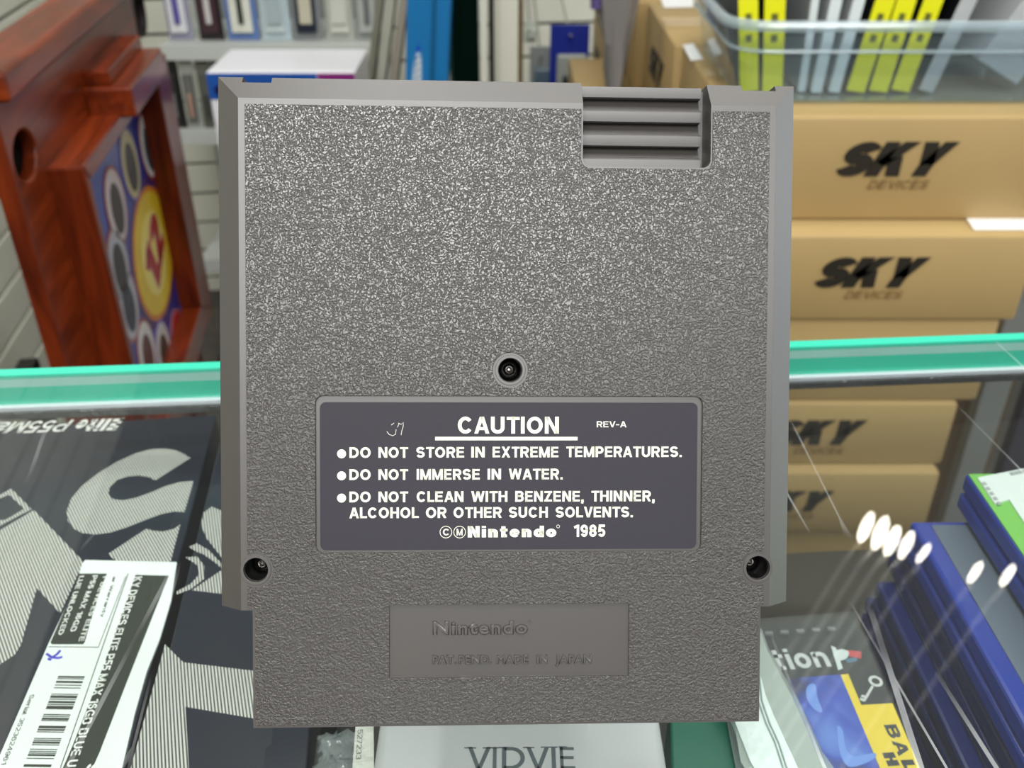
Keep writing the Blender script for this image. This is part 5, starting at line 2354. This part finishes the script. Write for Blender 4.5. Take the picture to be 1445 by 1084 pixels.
def pack(label, xa, xb, ybot, Y, colors, zfloor=None, hgt=0.15, group='packaged accessories on the back shelf', dev=None):
    A = onY(xa, ybot, Y)
    B = onY(xb, ybot, Y)
    wd = B.x - A.x
    z0 = A.z if zfloor is None else zfloor
    t = thing('accessory_pack', label, 'accessory pack', ((A.x + B.x) / 2, Y, z0), None, group)
    mb = MB()
    mb.box((0, 0.004, hgt / 2), (wd * 0.98, 0.002, hgt), bevel=0.0005)
    mb.obj('backing_card', mat('card_%d_%d_%d' % colors[0], colors[0], 0.4, var=0.15, vscale=30), t)
    mb = MB()
    mb.box((0, -0.001, hgt * 0.42), (wd * 0.66, 0.008, hgt * 0.68), bevel=0.002)
    mb.obj('window_panel', mat('card_%d_%d_%d' % colors[1], colors[1], 0.35, var=0.2, vscale=40), t)
    mb = MB()
    w2 = wd * (0.24 if dev is None else dev)
    mb.box((0.001, -0.0075, hgt * 0.34), (w2, 0.006, hgt * 0.34), bevel=0.0025)
    mb.obj('device', mat('card_%d_%d_%d' % colors[2], colors[2], 0.3), t)
    return t


zsurf = zs1 + 0.0085
YP = 1.80
def surf_y(Y):
    return None
packs = [
    (237, 272, (150, 150, 170), (225, 225, 230), (92, 84, 160), 'white and violet accessory pack, leftmost on the back shelf'),
    (281, 316, (40, 30, 34), (70, 44, 52), (205, 200, 200), 'dark maroon accessory pack with a white device, second from left on the back shelf'),
    (321, 366, (96, 124, 180), (225, 226, 214), (40, 48, 40), 'blue-edged white pack holding a dark slim device on the back shelf'),
    (369, 411, (188, 204, 212), (200, 212, 214), (170, 184, 190), 'pale icy-blue accessory pack beside the blue-edged one'),
    (413, 455, (130, 134, 136), (30, 36, 56), (200, 196, 176), 'grey pack with navy window and round metallic device on the back shelf'),
    (461, 500, (176, 180, 172), (214, 216, 206), (206, 208, 200), 'plain whitish clear-fronted pack right of the navy-window pack'),
    (503, 536, (150, 154, 152), (180, 184, 180), (110, 116, 116), 'narrow grey pack at the right end of the back shelf'),
]
for i, (xa, xb, c1_, c2_, c3_, lb) in enumerate(packs):
    dv = {2: 0.16, 3: 0.5, 4: 0.42, 5: 0.55}.get(i)
    pack(lb, xa, xb, 48, YS + 0.045, (c1_, c2_, c3_), zsurf, 0.17, dev=dv)
zs2 = FLOOR_Z + zz[1] + 0.0085
for i, (xa, xb, cc_, lb) in enumerate(((238, 262, ((30, 30, 30), (44, 44, 44), (160, 170, 170)), 'black accessory pack with pale label, leftmost on the lower back shelf'),
                                       (263, 284, ((180, 184, 176), (110, 110, 106), (190, 150, 130)), 'grey and pale pack in the middle of the lower back shelf'),
                                       (286, 306, ((120, 120, 112), (90, 92, 88), (60, 60, 60)), 'taupe accessory pack on the lower back shelf beside the product box'))):
    pack(lb, xa, xb, 165, YS + 0.02, cc_, zs2, 0.13, group='packs on the lower back shelf')

# right of the white post: hanging packs in front of the back wall
def hang(label, xa, xb, ytop, ybot, Y, c_, group='packs hanging on the back wall'):
    A = onY(xa, ytop, Y)
    B = onY(xb, ybot, Y)
    wd = B.x - A.x
    h = A.z - B.z
    t = thing('hanging_pack', label, 'accessory pack', ((A.x + B.x) / 2, Y, B.z), None, group)
    mb = MB()
    mb.box((0, 0.003, h / 2), (wd, 0.003, h), bevel=0.0008)
    mb.obj('backing_card', mat('hang_%d_%d_%d' % c_[0], c_[0], 0.4, var=0.1, vscale=20), t)
    mb = MB()
    mb.box((0.004, -0.002, h * 0.38), (wd * 0.78, 0.010, h * 0.55), bevel=0.004)
    mb.obj('blister', mat('hang_%d_%d_%d' % c_[1], c_[1], 0.3, var=0.35, vscale=30), t)
    mb = MB()
    mb.box((0.002, -0.009, h * 0.30), (wd * 0.4, 0.008, h * 0.22), bevel=0.003)
    mb.obj('device', mat('hang_%d_%d_%d' % c_[2], c_[2], 0.3), t)
    # hook reaching to the wall
    mb = MB()
    dW = (BACKD - Vector((t.location.x, Y, 0)).dot(D3))
    mb.tube([(0, -0.02, h - 0.012), (0, 0.0, h - 0.016), (0, max(dW, 0.05) * 1.0, h - 0.016)], 0.002, 8)
    mb.obj('hook', mat('hook_steel', (150, 150, 150), 0.3, metal=0.8), t)
    return t


hang('deep blue hanging pack with dark device, between the white post and the cartons', 777, 828, 35, 150, 1.62, ((24, 42, 140), (150, 156, 150), (36, 44, 52)))
hang('grey-blue hanging pack partly behind the deep blue one', 748, 776, 66, 150, 1.72, ((150, 156, 156), (96, 116, 134), (64, 92, 120)))
hang('pale white hanging pack left of the deep blue pack', 739, 756, 30, 60, 1.95, ((200, 208, 196), (206, 212, 202), (180, 190, 184)))
mb = MB()
A = onY(785, 95, 2.1)

# =================================================================== LAMPS (reflected in the glass)
lampm = mat('lamp_glow', (255, 250, 235), 0.4, emit=(255, 248, 232), estr=26)
lpx = [(1222, 744), (1242, 752), (1259, 763), (1279, 769), (1303, 781), (1376, 808), (1422, 812)]
ZLM = 0.92
barA = None
pts = []
for (x, y) in lpx:
    P = onZ(x, y, 0)
    r = ray(x, y)
    k = ZLM / -r.z
    pts.append(Vector((P.x + r.x * k, P.y + r.y * k, ZLM)))
fix = thing('track_lamp', 'hanging track of small bright bulbs above the cartons, mirrored in the counter glass', 'lamp', pts[2] + Vector((0, 0, 0.0)))
for bs, p in zip((0.9, 1, 0.9, 0.8, 0.55, 0.6, 0.6), pts):
    q = p - pts[2]
    mb = MB()
    loops = []
    for k in range(9):
        a = math.pi * (k + 0.5) / 9
        r = 0.0105 * math.sin(a) * bs
        loops.append([Vector((q.x + r * math.cos(b2) + 0.010 * math.cos(a), q.y + r * math.sin(b2) + 0.013 * bs * math.cos(a), q.z - 0.026 * bs * math.cos(a))) for b2 in [2 * math.pi * j / 14 for j in range(14)]])
    mb.loft(loops)
    mb.obj('bulb', lampm, fix, smooth=True)
    mb = MB()
    mb.tube([(q.x, q.y, q.z + 0.026), (q.x - 0.03, q.y - 0.02, q.z + 0.05), (q.x - 0.26, q.y - 0.10, CEIL_Z - ZLM)], 0.004, 8)  # pale slanted rods shaped to imitate light streaks beside the mirrored bulbs
    mb.obj('streak_stem', lamp_body, fix)
